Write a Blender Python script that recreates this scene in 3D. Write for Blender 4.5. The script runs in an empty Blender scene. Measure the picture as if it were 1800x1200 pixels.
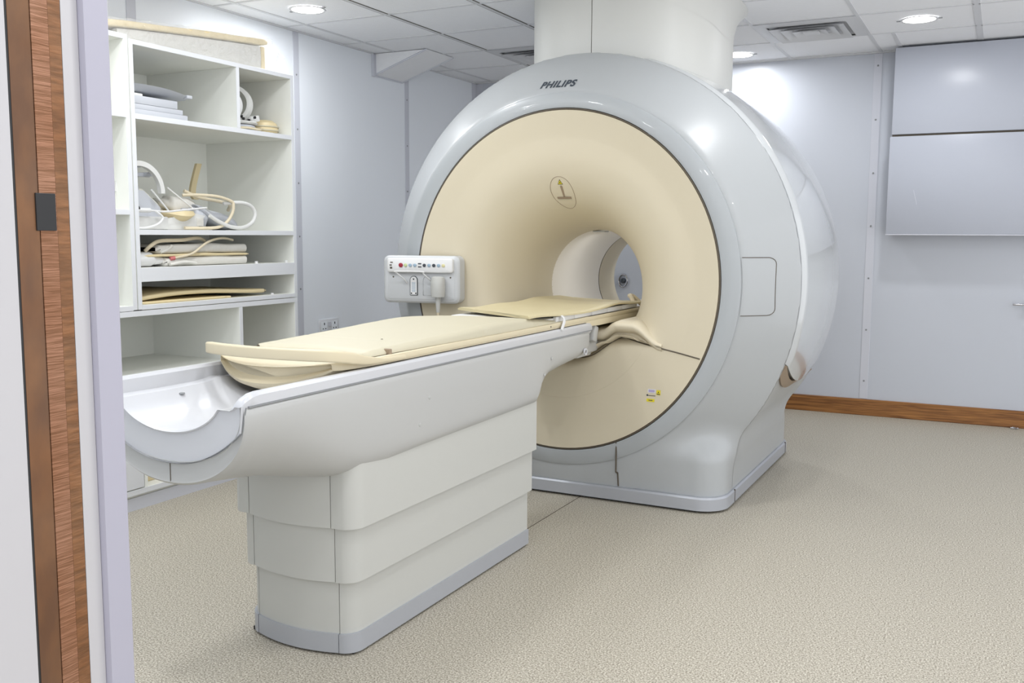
import bpy, bmesh, math, random
import numpy as np
from mathutils import Vector, Matrix
from mathutils.bvhtree import BVHTree
random.seed(7)
S = bpy.context.scene
COL = S.collection
PI = math.pi

# ------------------------------------------------------------------ camera
def make_camera():
    cam = bpy.data.cameras.new('camera')
    cam.sensor_width = 36.0
    cam.lens = 1684.0 / 1800 * 36
    cam.clip_start = 0.02
    o = bpy.data.objects.new('camera', cam)
    COL.objects.link(o)
    yaw, pitch, roll = math.radians(-27.031), math.radians(6.339), math.radians(-0.2617)
    f = np.array([math.sin(yaw) * math.cos(pitch), math.cos(yaw) * math.cos(pitch), -math.sin(pitch)])
    r = np.array([math.cos(yaw), -math.sin(yaw), 0.0])
    d = np.cross(f, r)
    c, s = math.cos(roll), math.sin(roll)
    r2 = c * r + s * d
    d2 = -s * r + c * d
    M = Matrix(((r2[0], -d2[0], -f[0], 0), (r2[1], -d2[1], -f[1], 0), (r2[2], -d2[2], -f[2], 1.285), (0, 0, 0, 1)))
    o.matrix_world = M
    S.camera = o
make_camera()

# ------------------------------------------------------------------ world, exposure
W = bpy.data.worlds.new('world')
S.world = W
W.use_nodes = True
W.node_tree.nodes['Background'].inputs[0].default_value = (0.95, 0.97, 1.0, 1)
W.node_tree.nodes['Background'].inputs[1].default_value = 1.45
S.view_settings.view_transform = 'Standard'
S.view_settings.look = 'None'
S.view_settings.gamma = 1
S.view_settings.use_curve_mapping = False
S.view_settings.exposure = 0.26
LAMP_W = 6.8
CEIL = 2.557
LAMPS_SEEN = [(-3.61, 4.49), (-0.515, 6.27), (-1.74, 6.93)]
LAMPS_UNSEEN = [(-2.35, 2.6), (-0.75, 4.1), (-3.3, 2.0), (-0.6, 2.2), (0.75, 3.2), (-2.8, 3.8), (-2.2, 1.45), (-1.0, 1.3), (-3.0, 2.7)]  # unseen ceiling lamps, several added to fill the left side and front faces

def area_lamp(name, x, y, z, size, power, col=(0.96, 0.98, 1.0)):
    l = bpy.data.lights.new(name, 'AREA')
    l.shape = 'DISK'
    l.size = size
    l.energy = power
    l.color = col
    o = bpy.data.objects.new(name, l)
    COL.objects.link(o)
    o.location = (x, y, z)
    return o

# ------------------------------------------------------------------ materials
def lin(c):
    return tuple(((v / 255) / 12.92 if v / 255 <= 0.04045 else (((v / 255) + 0.055) / 1.055) ** 2.4) for v in c)

def mat(name, rgb, rough=0.5, metal=0.0, noise=0.03, scale=8.0, bump=0.0, bscale=60.0, coat=0.0, spec=0.5, alpha=1.0):
    m = bpy.data.materials.new(name)
    m.use_nodes = True
    nt = m.node_tree
    b = nt.nodes['Principled BSDF']
    b.inputs['Roughness'].default_value = rough
    b.inputs['Metallic'].default_value = metal
    b.inputs['Coat Weight'].default_value = coat
    b.inputs['Specular IOR Level'].default_value = spec
    b.inputs['Alpha'].default_value = alpha
    tc = nt.nodes.new('ShaderNodeTexCoord')
    n = nt.nodes.new('ShaderNodeTexNoise')
    n.inputs['Scale'].default_value = scale
    n.inputs['Detail'].default_value = 3
    nt.links.new(tc.outputs['Object'], n.inputs['Vector'])
    r = nt.nodes.new('ShaderNodeValToRGB')
    c = lin(rgb)
    r.color_ramp.elements[0].color = tuple(v * (1 - noise) for v in c) + (1,)
    r.color_ramp.elements[1].color = tuple(min(1, v * (1 + noise)) for v in c) + (1,)
    nt.links.new(n.outputs['Fac'], r.inputs['Fac'])
    nt.links.new(r.outputs['Color'], b.inputs['Base Color'])
    if bump > 0:
        n2 = nt.nodes.new('ShaderNodeTexNoise')
        n2.inputs['Scale'].default_value = bscale
        nt.links.new(tc.outputs['Object'], n2.inputs['Vector'])
        bp = nt.nodes.new('ShaderNodeBump')
        bp.inputs['Strength'].default_value = bump
        bp.inputs['Distance'].default_value = 0.01
        nt.links.new(n2.outputs['Fac'], bp.inputs['Height'])
        nt.links.new(bp.outputs['Normal'], b.inputs['Normal'])
    return m

def floor_material():
    m = mat('speckled_vinyl', (200, 188, 166), 0.55, noise=0.0)
    nt = m.node_tree
    b = nt.nodes['Principled BSDF']
    geo = nt.nodes.new('ShaderNodeNewGeometry')
    n1 = nt.nodes.new('ShaderNodeTexNoise'); n1.inputs['Scale'].default_value = 180; n1.inputs['Detail'].default_value = 4
    n1.inputs['Roughness'].default_value = 0.7
    n2 = nt.nodes.new('ShaderNodeTexVoronoi'); n2.inputs['Scale'].default_value = 260
    nt.links.new(geo.outputs['Position'], n1.inputs['Vector']); nt.links.new(geo.outputs['Position'], n2.inputs['Vector'])
    r1 = nt.nodes.new('ShaderNodeValToRGB')
    e = r1.color_ramp.elements
    e[0].position = 0.37; e[0].color = lin((117, 108, 94)) + (1,)
    e[1].position = 0.63; e[1].color = lin((223, 218, 205)) + (1,)
    x = e.new(0.5); x.color = lin((179, 172, 157)) + (1,)
    nt.links.new(n1.outputs['Fac'], r1.inputs['Fac'])
    mix = nt.nodes.new('ShaderNodeMixRGB'); mix.blend_type = 'MULTIPLY'; mix.inputs[0].default_value = 0.35
    r2 = nt.nodes.new('ShaderNodeValToRGB')
    r2.color_ramp.elements[0].position = 0.2; r2.color_ramp.elements[0].color = (0.72, 0.70, 0.66, 1)
    r2.color_ramp.elements[1].position = 0.7; r2.color_ramp.elements[1].color = (1, 1, 1, 1)
    nt.links.new(n2.outputs['Color'], r2.inputs['Fac'])
    nt.links.new(r1.outputs['Color'], mix.inputs[1]); nt.links.new(r2.outputs['Color'], mix.inputs[2])
    nt.links.new(mix.outputs[0], b.inputs['Base Color'])
    return m

def wood_material():
    m = mat('stained_wood', (150, 98, 48), 0.45, noise=0.0)
    nt = m.node_tree
    b = nt.nodes['Principled BSDF']
    geo = nt.nodes.new('ShaderNodeNewGeometry')
    mp = nt.nodes.new('ShaderNodeMapping'); mp.inputs['Scale'].default_value = (2.0, 8, 60)
    nt.links.new(geo.outputs['Position'], mp.inputs['Vector'])
    n = nt.nodes.new('ShaderNodeTexNoise'); n.inputs['Scale'].default_value = 1.6; n.inputs['Detail'].default_value = 6
    n.inputs['Distortion'].default_value = 1.2
    nt.links.new(mp.outputs['Vector'], n.inputs['Vector'])
    r = nt.nodes.new('ShaderNodeValToRGB')
    r.color_ramp.elements[0].position = 0.32; r.color_ramp.elements[0].color = lin((104, 62, 26)) + (1,)
    r.color_ramp.elements[1].position = 0.7; r.color_ramp.elements[1].color = lin((172, 118, 62)) + (1,)
    nt.links.new(n.outputs['Fac'], r.inputs['Fac']); nt.links.new(r.outputs['Color'], b.inputs['Base Color'])
    return m

def copper_material(name, streak, a, c2, metal=0.75):
    m = mat(name, (150, 100, 60), 0.42, metal=metal, noise=0.0)
    nt = m.node_tree
    b = nt.nodes['Principled BSDF']
    geo = nt.nodes.new('ShaderNodeNewGeometry')
    mp = nt.nodes.new('ShaderNodeMapping'); mp.inputs['Scale'].default_value = (4, 6, streak)
    nt.links.new(geo.outputs['Position'], mp.inputs['Vector'])
    n = nt.nodes.new('ShaderNodeTexNoise'); n.inputs['Scale'].default_value = 3; n.inputs['Detail'].default_value = 4
    n.inputs['Distortion'].default_value = 0.12
    nt.links.new(mp.outputs['Vector'], n.inputs['Vector'])
    r = nt.nodes.new('ShaderNodeValToRGB')
    r.color_ramp.elements[0].position = 0.38; r.color_ramp.elements[0].color = lin(a) + (1,)
    r.color_ramp.elements[1].position = 0.66; r.color_ramp.elements[1].color = lin(c2) + (1,)
    nt.links.new(n.outputs['Fac'], r.inputs['Fac'])
    nb = nt.nodes.new('ShaderNodeTexNoise'); nb.inputs['Scale'].default_value = 9
    nt.links.new(geo.outputs['Position'], nb.inputs['Vector'])
    mx = nt.nodes.new('ShaderNodeMixRGB'); mx.blend_type = 'MULTIPLY'; mx.inputs[0].default_value = 0.6
    rb = nt.nodes.new('ShaderNodeValToRGB')
    rb.color_ramp.elements[0].position = 0.35; rb.color_ramp.elements[0].color = (0.75, 0.55, 0.35, 1)
    rb.color_ramp.elements[1].position = 0.7; rb.color_ramp.elements[1].color = (1, 0.95, 0.92, 1)
    nt.links.new(nb.outputs['Fac'], rb.inputs['Fac'])
    nt.links.new(r.outputs['Color'], mx.inputs[1]); nt.links.new(rb.outputs['Color'], mx.inputs[2])
    nt.links.new(mx.outputs[0], b.inputs['Base Color'])
    bp = nt.nodes.new('ShaderNodeBump'); bp.inputs['Strength'].default_value = 0.5; bp.inputs['Distance'].default_value = 0.004
    nt.links.new(n.outputs['Fac'], bp.inputs['Height']); nt.links.new(bp.outputs['Normal'], b.inputs['Normal'])
    return m

def plastic_film_material():
    m = bpy.data.materials.new('clear_plastic_film')
    m.use_nodes = True
    nt = m.node_tree
    b = nt.nodes['Principled BSDF']
    b.inputs['Base Color'].default_value = (0.95, 0.96, 0.98, 1)
    b.inputs['Roughness'].default_value = 0.12
    b.inputs['Alpha'].default_value = 0.22
    n = nt.nodes.new('ShaderNodeTexNoise'); n.inputs['Scale'].default_value = 22; n.inputs['Distortion'].default_value = 2
    tc = nt.nodes.new('ShaderNodeTexCoord'); nt.links.new(tc.outputs['Object'], n.inputs['Vector'])
    bp = nt.nodes.new('ShaderNodeBump'); bp.inputs['Strength'].default_value = 1; bp.inputs['Distance'].default_value = 0.02
    nt.links.new(n.outputs['Fac'], bp.inputs['Height']); nt.links.new(bp.outputs['Normal'], b.inputs['Normal'])
    return m

def emissive(name, col, strength):
    m = bpy.data.materials.new(name)
    m.use_nodes = True
    b = m.node_tree.nodes['Principled BSDF']
    b.inputs['Emission Color'].default_value = tuple(col) + (1,)
    b.inputs['Emission Strength'].default_value = strength
    return m

M = dict(
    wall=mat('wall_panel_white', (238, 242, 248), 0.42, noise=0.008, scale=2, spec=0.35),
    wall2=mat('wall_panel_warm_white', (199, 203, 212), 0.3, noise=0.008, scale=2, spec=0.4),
    column=mat('column_offwhite', (209, 209, 205), 0.45, noise=0.004),
    panel=mat('hung_panel_grey', (184, 188, 199), 0.3, noise=0.006, scale=2, spec=0.4),
    strip=mat('joint_strip_grey', (206, 208, 217), 0.45, noise=0.01),
    ceil=mat('ceiling_tile', (240, 241, 244), 0.8, noise=0.02, scale=30, bump=0.12, bscale=140),
    grid=mat('ceiling_grid', (212, 213, 216), 0.5, noise=0.01),
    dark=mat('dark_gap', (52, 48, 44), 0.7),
    vent=mat('vent_grey', (206, 207, 210), 0.45),
    floor=floor_material(),
    wood=wood_material(),
    shell=mat('gantry_shell_grey', (173, 176, 178), 0.34, noise=0.004, coat=0.25, spec=0.5),
    band=mat('gantry_band_grey', (169, 173, 176), 0.38, noise=0.004, coat=0.2),
    cover=mat('gantry_side_gloss', (196, 199, 201), 0.14, noise=0.004, coat=0.5),
    beige=mat('gantry_beige', (209, 199, 176), 0.48, noise=0.006, spec=0.3),
    beige2=mat('gantry_beige_lower', (209, 199, 176), 0.48, noise=0.006, spec=0.3),
    seam=mat('seam_dark', (88, 80, 68), 0.6),
    seam2=mat('seam_grey', (140, 142, 144), 0.6),
    bore=mat('bore_liner_grey', (240, 235, 226), 0.45, noise=0.004),
    silver=mat('silver_plinth', (180, 183, 190), 0.38, metal=0.35, noise=0.01),
    skirt=mat('table_skirt', (190, 190, 185), 0.5, noise=0.004),
    house=mat('table_housing', (181, 181, 179), 0.4, noise=0.004, coat=0.1),
    white=mat('cradle_white', (203, 204, 208), 0.3, noise=0.004, coat=0.2),
    cream=mat('cream_plastic', (212, 200, 171), 0.42, noise=0.008),
    pad=mat('cream_pad', (199, 192, 169), 0.5, noise=0.012, scale=14, bump=0.08, bscale=12),
    pad2=mat('cream_pad_coil', (205, 193, 156), 0.5, noise=0.012, scale=14, bump=0.1, bscale=12),
    strapw=mat('white_strap', (221, 221, 221), 0.5),
    panelg=mat('control_grey', (193, 195, 197), 0.42),
    handset=mat('handset_grey', (186, 186, 182), 0.45),
    shelf=mat('shelf_white_laminate', (238, 239, 233), 0.5, noise=0.01),
    shelfe=mat('shelf_edge_white', (219, 221, 225), 0.4, noise=0.005),
    foamw=mat('foam_white', (202, 200, 194), 0.8, noise=0.03, bump=0.3),
    foamc=mat('foam_cream', (215, 198, 157), 0.75, noise=0.04, bump=0.3),
    greyp=mat('coil_grey_plastic', (190, 193, 200), 0.45, noise=0.02),
    bagw=mat('pad_white_wrapped', (214, 212, 206), 0.6, noise=0.06, bump=0.9, bscale=14),
    hosec=mat('hose_cream', (214, 202, 176), 0.5),
    hosew=mat('hose_white', (216, 216, 214), 0.4),
    creamb=mat('board_cream', (220, 203, 162), 0.42, noise=0.02),
    pinkish=mat('connector_red', (196, 110, 110), 0.5),
    black=mat('black_rubber', (30, 30, 32), 0.5),
    darkg=mat('dark_grey_print', (58, 64, 70), 0.5),
    logo=mat('logo_navy_grey', (58, 66, 76), 0.45, noise=0.0),
    yellow=mat('sticker_yellow', (222, 206, 40), 0.5),
    purple=mat('sticker_lilac', (170, 160, 196), 0.5),
    chrome=mat('chrome', (200, 200, 205), 0.15, metal=1.0),
    red=mat('button_red', (150, 30, 50), 0.35),
    green=mat('button_green', (190, 204, 150), 0.35),
    blue=mat('button_blue', (150, 172, 190), 0.35),
    amber=mat('button_amber', (214, 206, 160), 0.35),
    frame=mat('door_frame_lavender', (173, 171, 185), 0.45, noise=0.01),
    framew=mat('door_frame_white', (192, 190, 193), 0.45, noise=0.01),
    copper1=copper_material('copper_dull', 3, (108, 80, 60), (132, 96, 66), 0.3),
    copper2=copper_material('copper_brushed', 150, (138, 100, 74), (170, 128, 104), 0.5),
    copper3=copper_material('copper_edge', 40, (122, 88, 60), (150, 108, 74), 0.4),
    film=plastic_film_material(),
    glow=emissive('lamp_glow', (1, 0.985, 0.96), 9.0),
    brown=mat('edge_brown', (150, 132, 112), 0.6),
)

# ------------------------------------------------------------------ mesh helpers
class MB:
    def __init__(self):
        self.v = []; self.f = []; self.mi = []; self.mats = []
    def add(self, vs, fs, m=None):
        if m is not None and m not in self.mats: self.mats.append(m)
        k = self.mats.index(m) if m is not None else 0
        o = len(self.v)
        self.v += [tuple(map(float, p)) for p in vs]
        self.f += [tuple(i + o for i in f) for f in fs]
        self.mi += [k] * len(fs)
        return self
    def box(self, x0, x1, y0, y1, z0, z1, bev=0.0, seg=2, m=None, rot=None):
        bm = bmesh.new()
        bmesh.ops.create_cube(bm, size=1)
        for v in bm.verts:
            v.co = Vector(((x0 + x1) / 2 + v.co.x * (x1 - x0), (y0 + y1) / 2 + v.co.y * (y1 - y0), (z0 + z1) / 2 + v.co.z * (z1 - z0)))
        if bev > 0:
            bmesh.ops.bevel(bm, geom=list(bm.edges), offset=bev, segments=seg, profile=0.5, affect='EDGES')
        if rot is not None:
            c = Vector(((x0 + x1) / 2, (y0 + y1) / 2, (z0 + z1) / 2))
            bmesh.ops.transform(bm, matrix=Matrix.Translation(c) @ rot @ Matrix.Translation(-c), verts=list(bm.verts))
        bm.verts.index_update()
        self.add([v.co for v in bm.verts], [[v.index for v in f.verts] for f in bm.faces], m)
        bm.free()
        return self
    def loft(self, secs, closed=True, cap0=True, cap1=True, m=None, loop=False):
        n = len(secs[0]); vs = [p for s in secs for p in s]; fs = []
        R = len(secs)
        for i in range(R if loop else R - 1):
            a = i * n; b = ((i + 1) % R) * n
            for j in range(n if closed else n - 1):
                k = (j + 1) % n
                fs.append((a + j, a + k, b + k, b + j))
        if cap0 and not loop: fs.append(tuple(range(n))[::-1])
        if cap1 and not loop: fs.append(tuple((R - 1) * n + i for i in range(n)))
        return self.add(vs, fs, m)
    def tube(self, pts, r, n=10, closed=False, m=None, flat=None):
        pts = [Vector(p) for p in pts]
        N = len(pts); secs = []
        up = None
        for i in range(N):
            if closed: t = pts[(i + 1) % N] - pts[i - 1]
            else: t = pts[min(i + 1, N - 1)] - pts[max(i - 1, 0)]
            if t.length < 1e-9: t = Vector((0, 0, 1))
            t.normalize()
            if up is None:
                up = Vector((0, 0, 1)) if abs(t.z) < 0.9 else Vector((1, 0, 0))
            a = t.cross(up)
            if a.length < 1e-6: a = t.cross(Vector((0.3, 1, 0.2)))
            a.normalize(); b = a.cross(t).normalized(); up = b
            rr = r[i] if isinstance(r, (list, tuple)) else r
            fx = flat or 1.0
            secs.append([pts[i] + a * (rr * math.cos(2 * PI * k / n)) + b * (rr * fx * math.sin(2 * PI * k / n)) for k in range(n)])
        return self.loft(secs, True, True, True, m, loop=closed)
    def lathe(self, prof, c, axis='z', n=32, m=None, sx=1.0, sy=1.0, cap=True):
        secs = []
        for r, h in prof:
            s = []
            for k in range(n):
                t = 2 * PI * k / n
                a, b = r * math.cos(t) * sx, r * math.sin(t) * sy
                if axis == 'z': s.append((c[0] + a, c[1] + b, c[2] + h))
                elif axis == 'y': s.append((c[0] + a, c[1] + h, c[2] + b))
                else: s.append((c[0] + h, c[1] + a, c[2] + b))
            secs.append(s)
        return self.loft(secs, True, cap, cap, m)
    def prism(self, poly, axis, a0, a1, m=None):
        # poly: 2-D points; axis 'x': (y,z), 'y': (x,z), 'z': (x,y)
        def P(p, h):
            return {'x': (h, p[0], p[1]), 'y': (p[0], h, p[1]), 'z': (p[0], p[1], h)}[axis]
        return self.loft([[P(p, a0) for p in poly], [P(p, a1) for p in poly]], True, True, True, m)

def org(o):
    v = Vector((0, 0, 0))
    while o is not None:
        v += Vector(o.location); o = o.parent
    return v

def obj(name, mb, material=None, parent=None, smooth=35, keep=False):
    me = bpy.data.meshes.new(name)
    vs = np.array(mb.v, dtype=float)
    if parent is None:
        o0 = Vector(((vs[:, 0].min() + vs[:, 0].max()) / 2, (vs[:, 1].min() + vs[:, 1].max()) / 2, vs[:, 2].min()))
        off = o0
    else:
        off = org(parent); o0 = Vector((0, 0, 0))
    vs = vs - np.array(off)
    me.from_pydata(vs.tolist(), [], mb.f)
    bm = bmesh.new(); bm.from_mesh(me)
    bmesh.ops.recalc_face_normals(bm, faces=list(bm.faces)) if not keep else None
    bm.to_mesh(me); bm.free()
    mats = [x for x in mb.mats if x is not None]
    if material is not None and not mats: mats = [material]
    elif material is not None and len(mb.mats) and mb.mats[0] is None: mats = [material] + mats
    for x in mats: me.materials.append(x)
    if len(me.materials) > 1:
        me.polygons.foreach_set('material_index', mb.mi)
    if smooth:
        me.shade_smooth()
        me.set_sharp_from_angle(angle=math.radians(smooth))
    me.update()
    o = bpy.data.objects.new(name, me)
    COL.objects.link(o)
    o.location = o0
    if parent is not None: o.parent = parent
    return o

def tag(o, label, cat, group=None):
    o['label'] = label; o['category'] = cat
    if group: o['group'] = group
    return o
def thing(name, loc, label, cat, group=None):
    o = bpy.data.objects.new(name, None)
    COL.objects.link(o); o.location = loc
    o.empty_display_size = 0.1
    return tag(o, label, cat, group)
def struct(name, mb, m, smooth=35):
    o = obj(name, mb, m, None, smooth); o['kind'] = 'structure'
    return o
def rrect(x0, x1, y0, y1, r, n=5):
    out = []
    for cx, cy, a in ((x1 - r, y1 - r, 0), (x0 + r, y1 - r, 90), (x0 + r, y0 + r, 180), (x1 - r, y0 + r, 270)):
        for k in range(n + 1):
            t = math.radians(a + 90 * k / n); out.append((cx + r * math.cos(t), cy + r * math.sin(t)))
    return out
def arcpts(c, r, a0, a1, n):
    return [(c[0] + r * math.cos(math.radians(a0 + (a1 - a0) * i / n)), c[1] + r * math.sin(math.radians(a0 + (a1 - a0) * i / n))) for i in range(n + 1)]
def smoothpath(pts, n=8, closed=False):
    P = [Vector(p) for p in pts]; out = []
    N = len(P)
    for i in range(N if closed else N - 1):
        if closed: a, b, c, d = P[i - 1], P[i], P[(i + 1) % N], P[(i + 2) % N]
        else: a, b, c, d = P[max(i - 1, 0)], P[i], P[i + 1], P[min(i + 2, N - 1)]
        for k in range(n):
            t = k / n
            out.append(0.5 * ((2 * b) + (c - a) * t + (2 * a - 5 * b + 4 * c - d) * t * t + (3 * b - a - 3 * c + d) * t ** 3))
    if not closed: out.append(P[-1])
    return out

# ------------------------------------------------------------------ room
XL, YB, XR, YF = -4.06, 7.262, 2.1, 1.06
def room():
    fl = MB().box(-4.3, XR + 0.1, -2.0, YB + 0.1, -0.05, 0.0)
    f = struct('floor', fl, M['floor'])
    obj('floor_seam', MB().box(-1.802, -1.799, 3.2, 4.6, 0.0002, 0.0012), M['seam'], f)
    # walls
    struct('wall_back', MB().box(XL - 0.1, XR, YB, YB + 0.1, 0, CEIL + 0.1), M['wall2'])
    struct('wall_left', MB().box(XL - 0.25, XL, 4.27, YB, 0, CEIL + 0.1).box(XL - 0.25, XL, YF, 4.27, 2.19, CEIL + 0.1)
           .box(XL - 0.25, XL - 0.13, YF, 4.27, 0, 2.19), M['wall'])
    #struct('wall_right', MB().box(XR, XR + 0.1, -1.9, YB, 0, CEIL + 0.1), M['wall'])
    # front wall beside the doorway, thickness up to the jamb
    struct('wall_front', MB().box(XL - 0.2, -1.34, 0.93, YF, 0, CEIL + 0.1), M['wall'])
    # ceiling with grid
    c = MB()
    c.box(XL - 0.25, XR + 0.1, 0.93, YB + 0.1, CEIL + 0.004, CEIL + 0.06)
    cl = struct('ceiling', c, M['ceil'])
    gx = [-3.885, -3.28, -2.67, -2.055, -1.44, -0.83, -0.205, 0.405, 1.01, 1.62]
    gy = [1.8, 2.4, 3.0, 3.6, 4.2, 4.8, 5.4, 6.0, 6.6, 7.2]
    g = MB()
    for x in gx:
        w = 0.019 if x == -0.205 else 0.011
        g.box(x - w, x + w, YF, YB, CEIL, CEIL + 0.01)
    for y in gy:
        for a, b in zip([XL] + gx, gx + [XR]):
            g.box(a + 0.011, b - 0.011, y - 0.009, y + 0.009, CEIL, CEIL + 0.01)
    g.box(XL, XL + 0.02, YF, YB, CEIL - 0.004, CEIL + 0.01); g.box(XL, XR, YB - 0.02, YB, CEIL - 0.004, CEIL + 0.01)
    obj('ceiling_grid', g, M['grid'], cl)
    d = MB()
    for x in (-3.28, -2.67):
        d.box(x + 0.0125, x + 0.0165, YF, YB - 0.05, CEIL + 0.001, CEIL + 0.0035)
        d.box(x - 0.0165, x - 0.0125, YF, YB - 0.05, CEIL + 0.001, CEIL + 0.0035)
    obj('shadow_gap', d, M['seam'], cl)
    # extra short cross tees by the back wall panel
    obj('grid_tee', MB().box(-0.70, -0.68, 6.6, YB - 0.02, CEIL - 0.002, CEIL + 0.008), M['grid'], cl)
    # joint strips on the walls, each with its screws
    n = 0
    for (y0, y1, z0, z1) in ((3.60, 3.66, 2.2, CEIL), (4.895, 4.95, 0.0, CEIL), (6.165, 6.22, 0.0, CEIL)):
        n += 1
        s = struct('trim_%d' % n, MB().box(XL, XL + 0.004, y0, y1, z0, z1 - 0.005, 0.001, 1), M['strip'])
        k = 0.25
        while k < 2.5:
            if k > z0: obj('screw', MB().lathe([(0.0065, 0), (0.005, 0.003), (0.001, 0.004)], (XL + 0.004, (y0 + y1) / 2, k), 'x', 10), M['seam2'], s)
            k += 0.34
    n += 1
    struct('trim_%d' % n, MB().box(XL, XL + 0.004, YB - 0.07, YB, 0, CEIL - 0.005).box(XL, XL + 0.07, YB - 0.004, YB, 0, CEIL - 0.005), M['strip'])
    n += 1
    s = struct('trim_%d' % n, MB().box(-1.08, -1.02 + 0.135 - 0.08, YB - 0.004, YB, 0.12, CEIL - 0.005, 0.001, 1) if False else
               MB().box(-0.875, -0.820, YB - 0.004, YB, 0.12, CEIL - 0.005, 0.001, 1), M['strip'])
    for k in range(7):
        obj('screw', MB().lathe([(0.007, 0), (0.006, -0.003), (0.001, -0.004)], (-0.848, YB - 0.004, 0.25 + 0.37 * k), 'y', 10), M['seam2'], s)
    # skirting board in wood
    s = struct('baseboard_back', MB().box(XL, XR, YB - 0.018, YB, 0, 0.118, 0.003, 1), M['wood'])
    struct('baseboard_left', MB().box(XL, XL + 0.018, 4.3, YB - 0.02, 0, 0.118, 0.003, 1), M['wood'])
    # sloping bulkhead where left wall meets ceiling
    b = MB()
    b.prism([(XL, 2.41), (XL, CEIL), (-3.62, CEIL)], 'y', 5.775, 6.135)
    bk = struct('trim_8', b, M['ceil'])
    e = MB()
    e.tube([(XL + 0.005, 5.772, 2.41), (-3.62, 5.772, CEIL - 0.003)], 0.006, 6).tube([(XL + 0.005, 6.137, 2.41), (-3.62, 6.137, CEIL - 0.003)], 0.006, 6)
    e.tube([(XL + 0.004, 5.775, 2.408), (XL + 0.004, 6.135, 2.408)], 0.006, 6).box(XL, XL + 0.02, 5.745, 5.775, 2.40, CEIL)
    obj('bulkhead_edge', e, M['strip'], bk)
room()

# doorway jamb at the left, close to the camera
def jamb():
    Z0, Z1 = 0.0, 2.6
    j = MB().prism([(-1.34, 0.60), (-1.2, 0.60), (-1.2, 0.862), (-1.34, 0.862)], 'z', Z0, Z1)
    d = struct('door_1', j, M['framew'])
    dark = MB().box(-1.206, -1.2005, 0.858, 0.870, Z0, Z1)
    obj('gasket', dark, M['black'], d)
    obj('copper_flange', MB().prism([(-1.34, 0.866), (-1.2, 0.866), (-1.197, 0.897), (-1.34, 0.897)], 'z', Z0, Z1), M['copper1'], d)
    # brushed contact strip, slightly angled
    obj('copper_contact_strip', MB().prism([(-1.34, 0.898), (-1.196, 0.898), (-1.1975, 0.926), (-1.34, 0.926)], 'z', Z0, Z1), M['copper2'], d)
    obj('copper_flange', MB().prism([(-1.34, 0.9265), (-1.1978, 0.9265), (-1.2, 0.948), (-1.34, 0.948)], 'z', Z0, Z1), M['copper3'], d)
    obj('latch_recess', MB().box(-1.2, -1.1945, 0.892, 0.923, 1.288, 1.340, 0.0006, 1), M['black'], d)
    obj('white_stop', MB().prism([(-1.34, 0.949), (-1.2, 0.949), (-1.206, 0.981), (-1.34, 0.981)], 'z', Z0, Z1), M['framew'], d)
    obj('lavender_frame', MB().prism([(-1.34, 0.982), (-1.204, 0.982), (-1.196, 0.984), (-1.196, 1.026), (-1.2, 1.03), (-1.34, 1.062)], 'z', Z0, Z1), M['frame'], d)
jamb()

# downlights
def downlight(x, y, label):
    t = thing('ceiling_downlight', (x, y, CEIL), label, 'ceiling light', 'round recessed ceiling lights')
    obj('trim_ring', MB().lathe([(0.090, -0.003), (0.102, -0.005), (0.106, 0.0), (0.090, 0.0)], (x, y, CEIL), 'z', 40, cap=False), M['vent'], t)
    obj('lens', MB().lathe([(0.001, -0.012), (0.045, -0.010), (0.090, -0.002), (0.090, 0.0)], (x, y, CEIL), 'z', 40), M['glow'], t)
    if label.startswith('round'):
        obj('spring_clip', MB().box(x - 0.125, x - 0.100, y - 0.008, y + 0.008, CEIL - 0.003, CEIL), M['seam2'], t)
        obj('spring_clip', MB().box(x + 0.100, x + 0.125, y - 0.008, y + 0.008, CEIL - 0.003, CEIL), M['seam2'], t)
    area_lamp('lamp', x, y, CEIL - 0.02, 0.15, LAMP_W)
LB = ['round lit ceiling downlight over the open shelves, left of the scanner', 'round lit ceiling downlight on the right, in front of the hanging white wall panel',
      'round lit ceiling downlight just right of the scanner column by the back wall']
for (x, y), l in zip(LAMPS_SEEN, LB): downlight(x, y, l)
for (x, y) in LAMPS_UNSEEN:
    area_lamp('lamp', x, y, CEIL - 0.005, 0.15, LAMP_W)  # light only, no fixture: unseen lamps placed for fill

# ceiling vents
def vent(x0, x1, y0, y1, label):
    t = thing('ceiling_vent', ((x0 + x1) / 2, (y0 + y1) / 2, CEIL), label, 'ceiling vent')
    cx, cy = (x0 + x1) / 2, (y0 + y1) / 2; h = (x1 - x0) / 2
    def ring(a, b, za, zb):
        m = MB(); s = []
        for r, z in ((a, za), (b, zb), (b - 0.004, zb + 0.004), (a - 0.004, za + 0.004)):
            s.append([(cx - r, cy - r, z), (cx + r, cy - r, z), (cx + r, cy + r, z), (cx - r, cy + r, z)])
        return m.loft(s, True, False, False, loop=True)
    obj('plenum', MB().box(cx - h + 0.03, cx + h - 0.03, cy - h + 0.03, cy + h - 0.03, CEIL + 0.0005, CEIL + 0.003), M['vent'], t)
    obj('vent_frame', ring(h - 0.006, h - 0.07, CEIL - 0.003, CEIL - 0.012), M['vent'], t)
    for a in (h - 0.085, h - 0.145, h - 0.205):
        obj('louvre', ring(a, a - 0.052, CEIL - 0.024, CEIL - 0.004), M['grid'], t)
    obj('centre_plate', MB().box(cx - 0.045, cx + 0.045, cy - 0.045, cy + 0.045, CEIL - 0.022, CEIL - 0.012), M['grid'], t)
vent(-1.44, -0.83, 6.0, 6.6, 'square four-way ceiling air vent right of the scanner column')
vent(-3.28, -2.67, 6.0, 6.6, 'square ceiling air vent partly hidden left of the scanner column')

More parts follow.
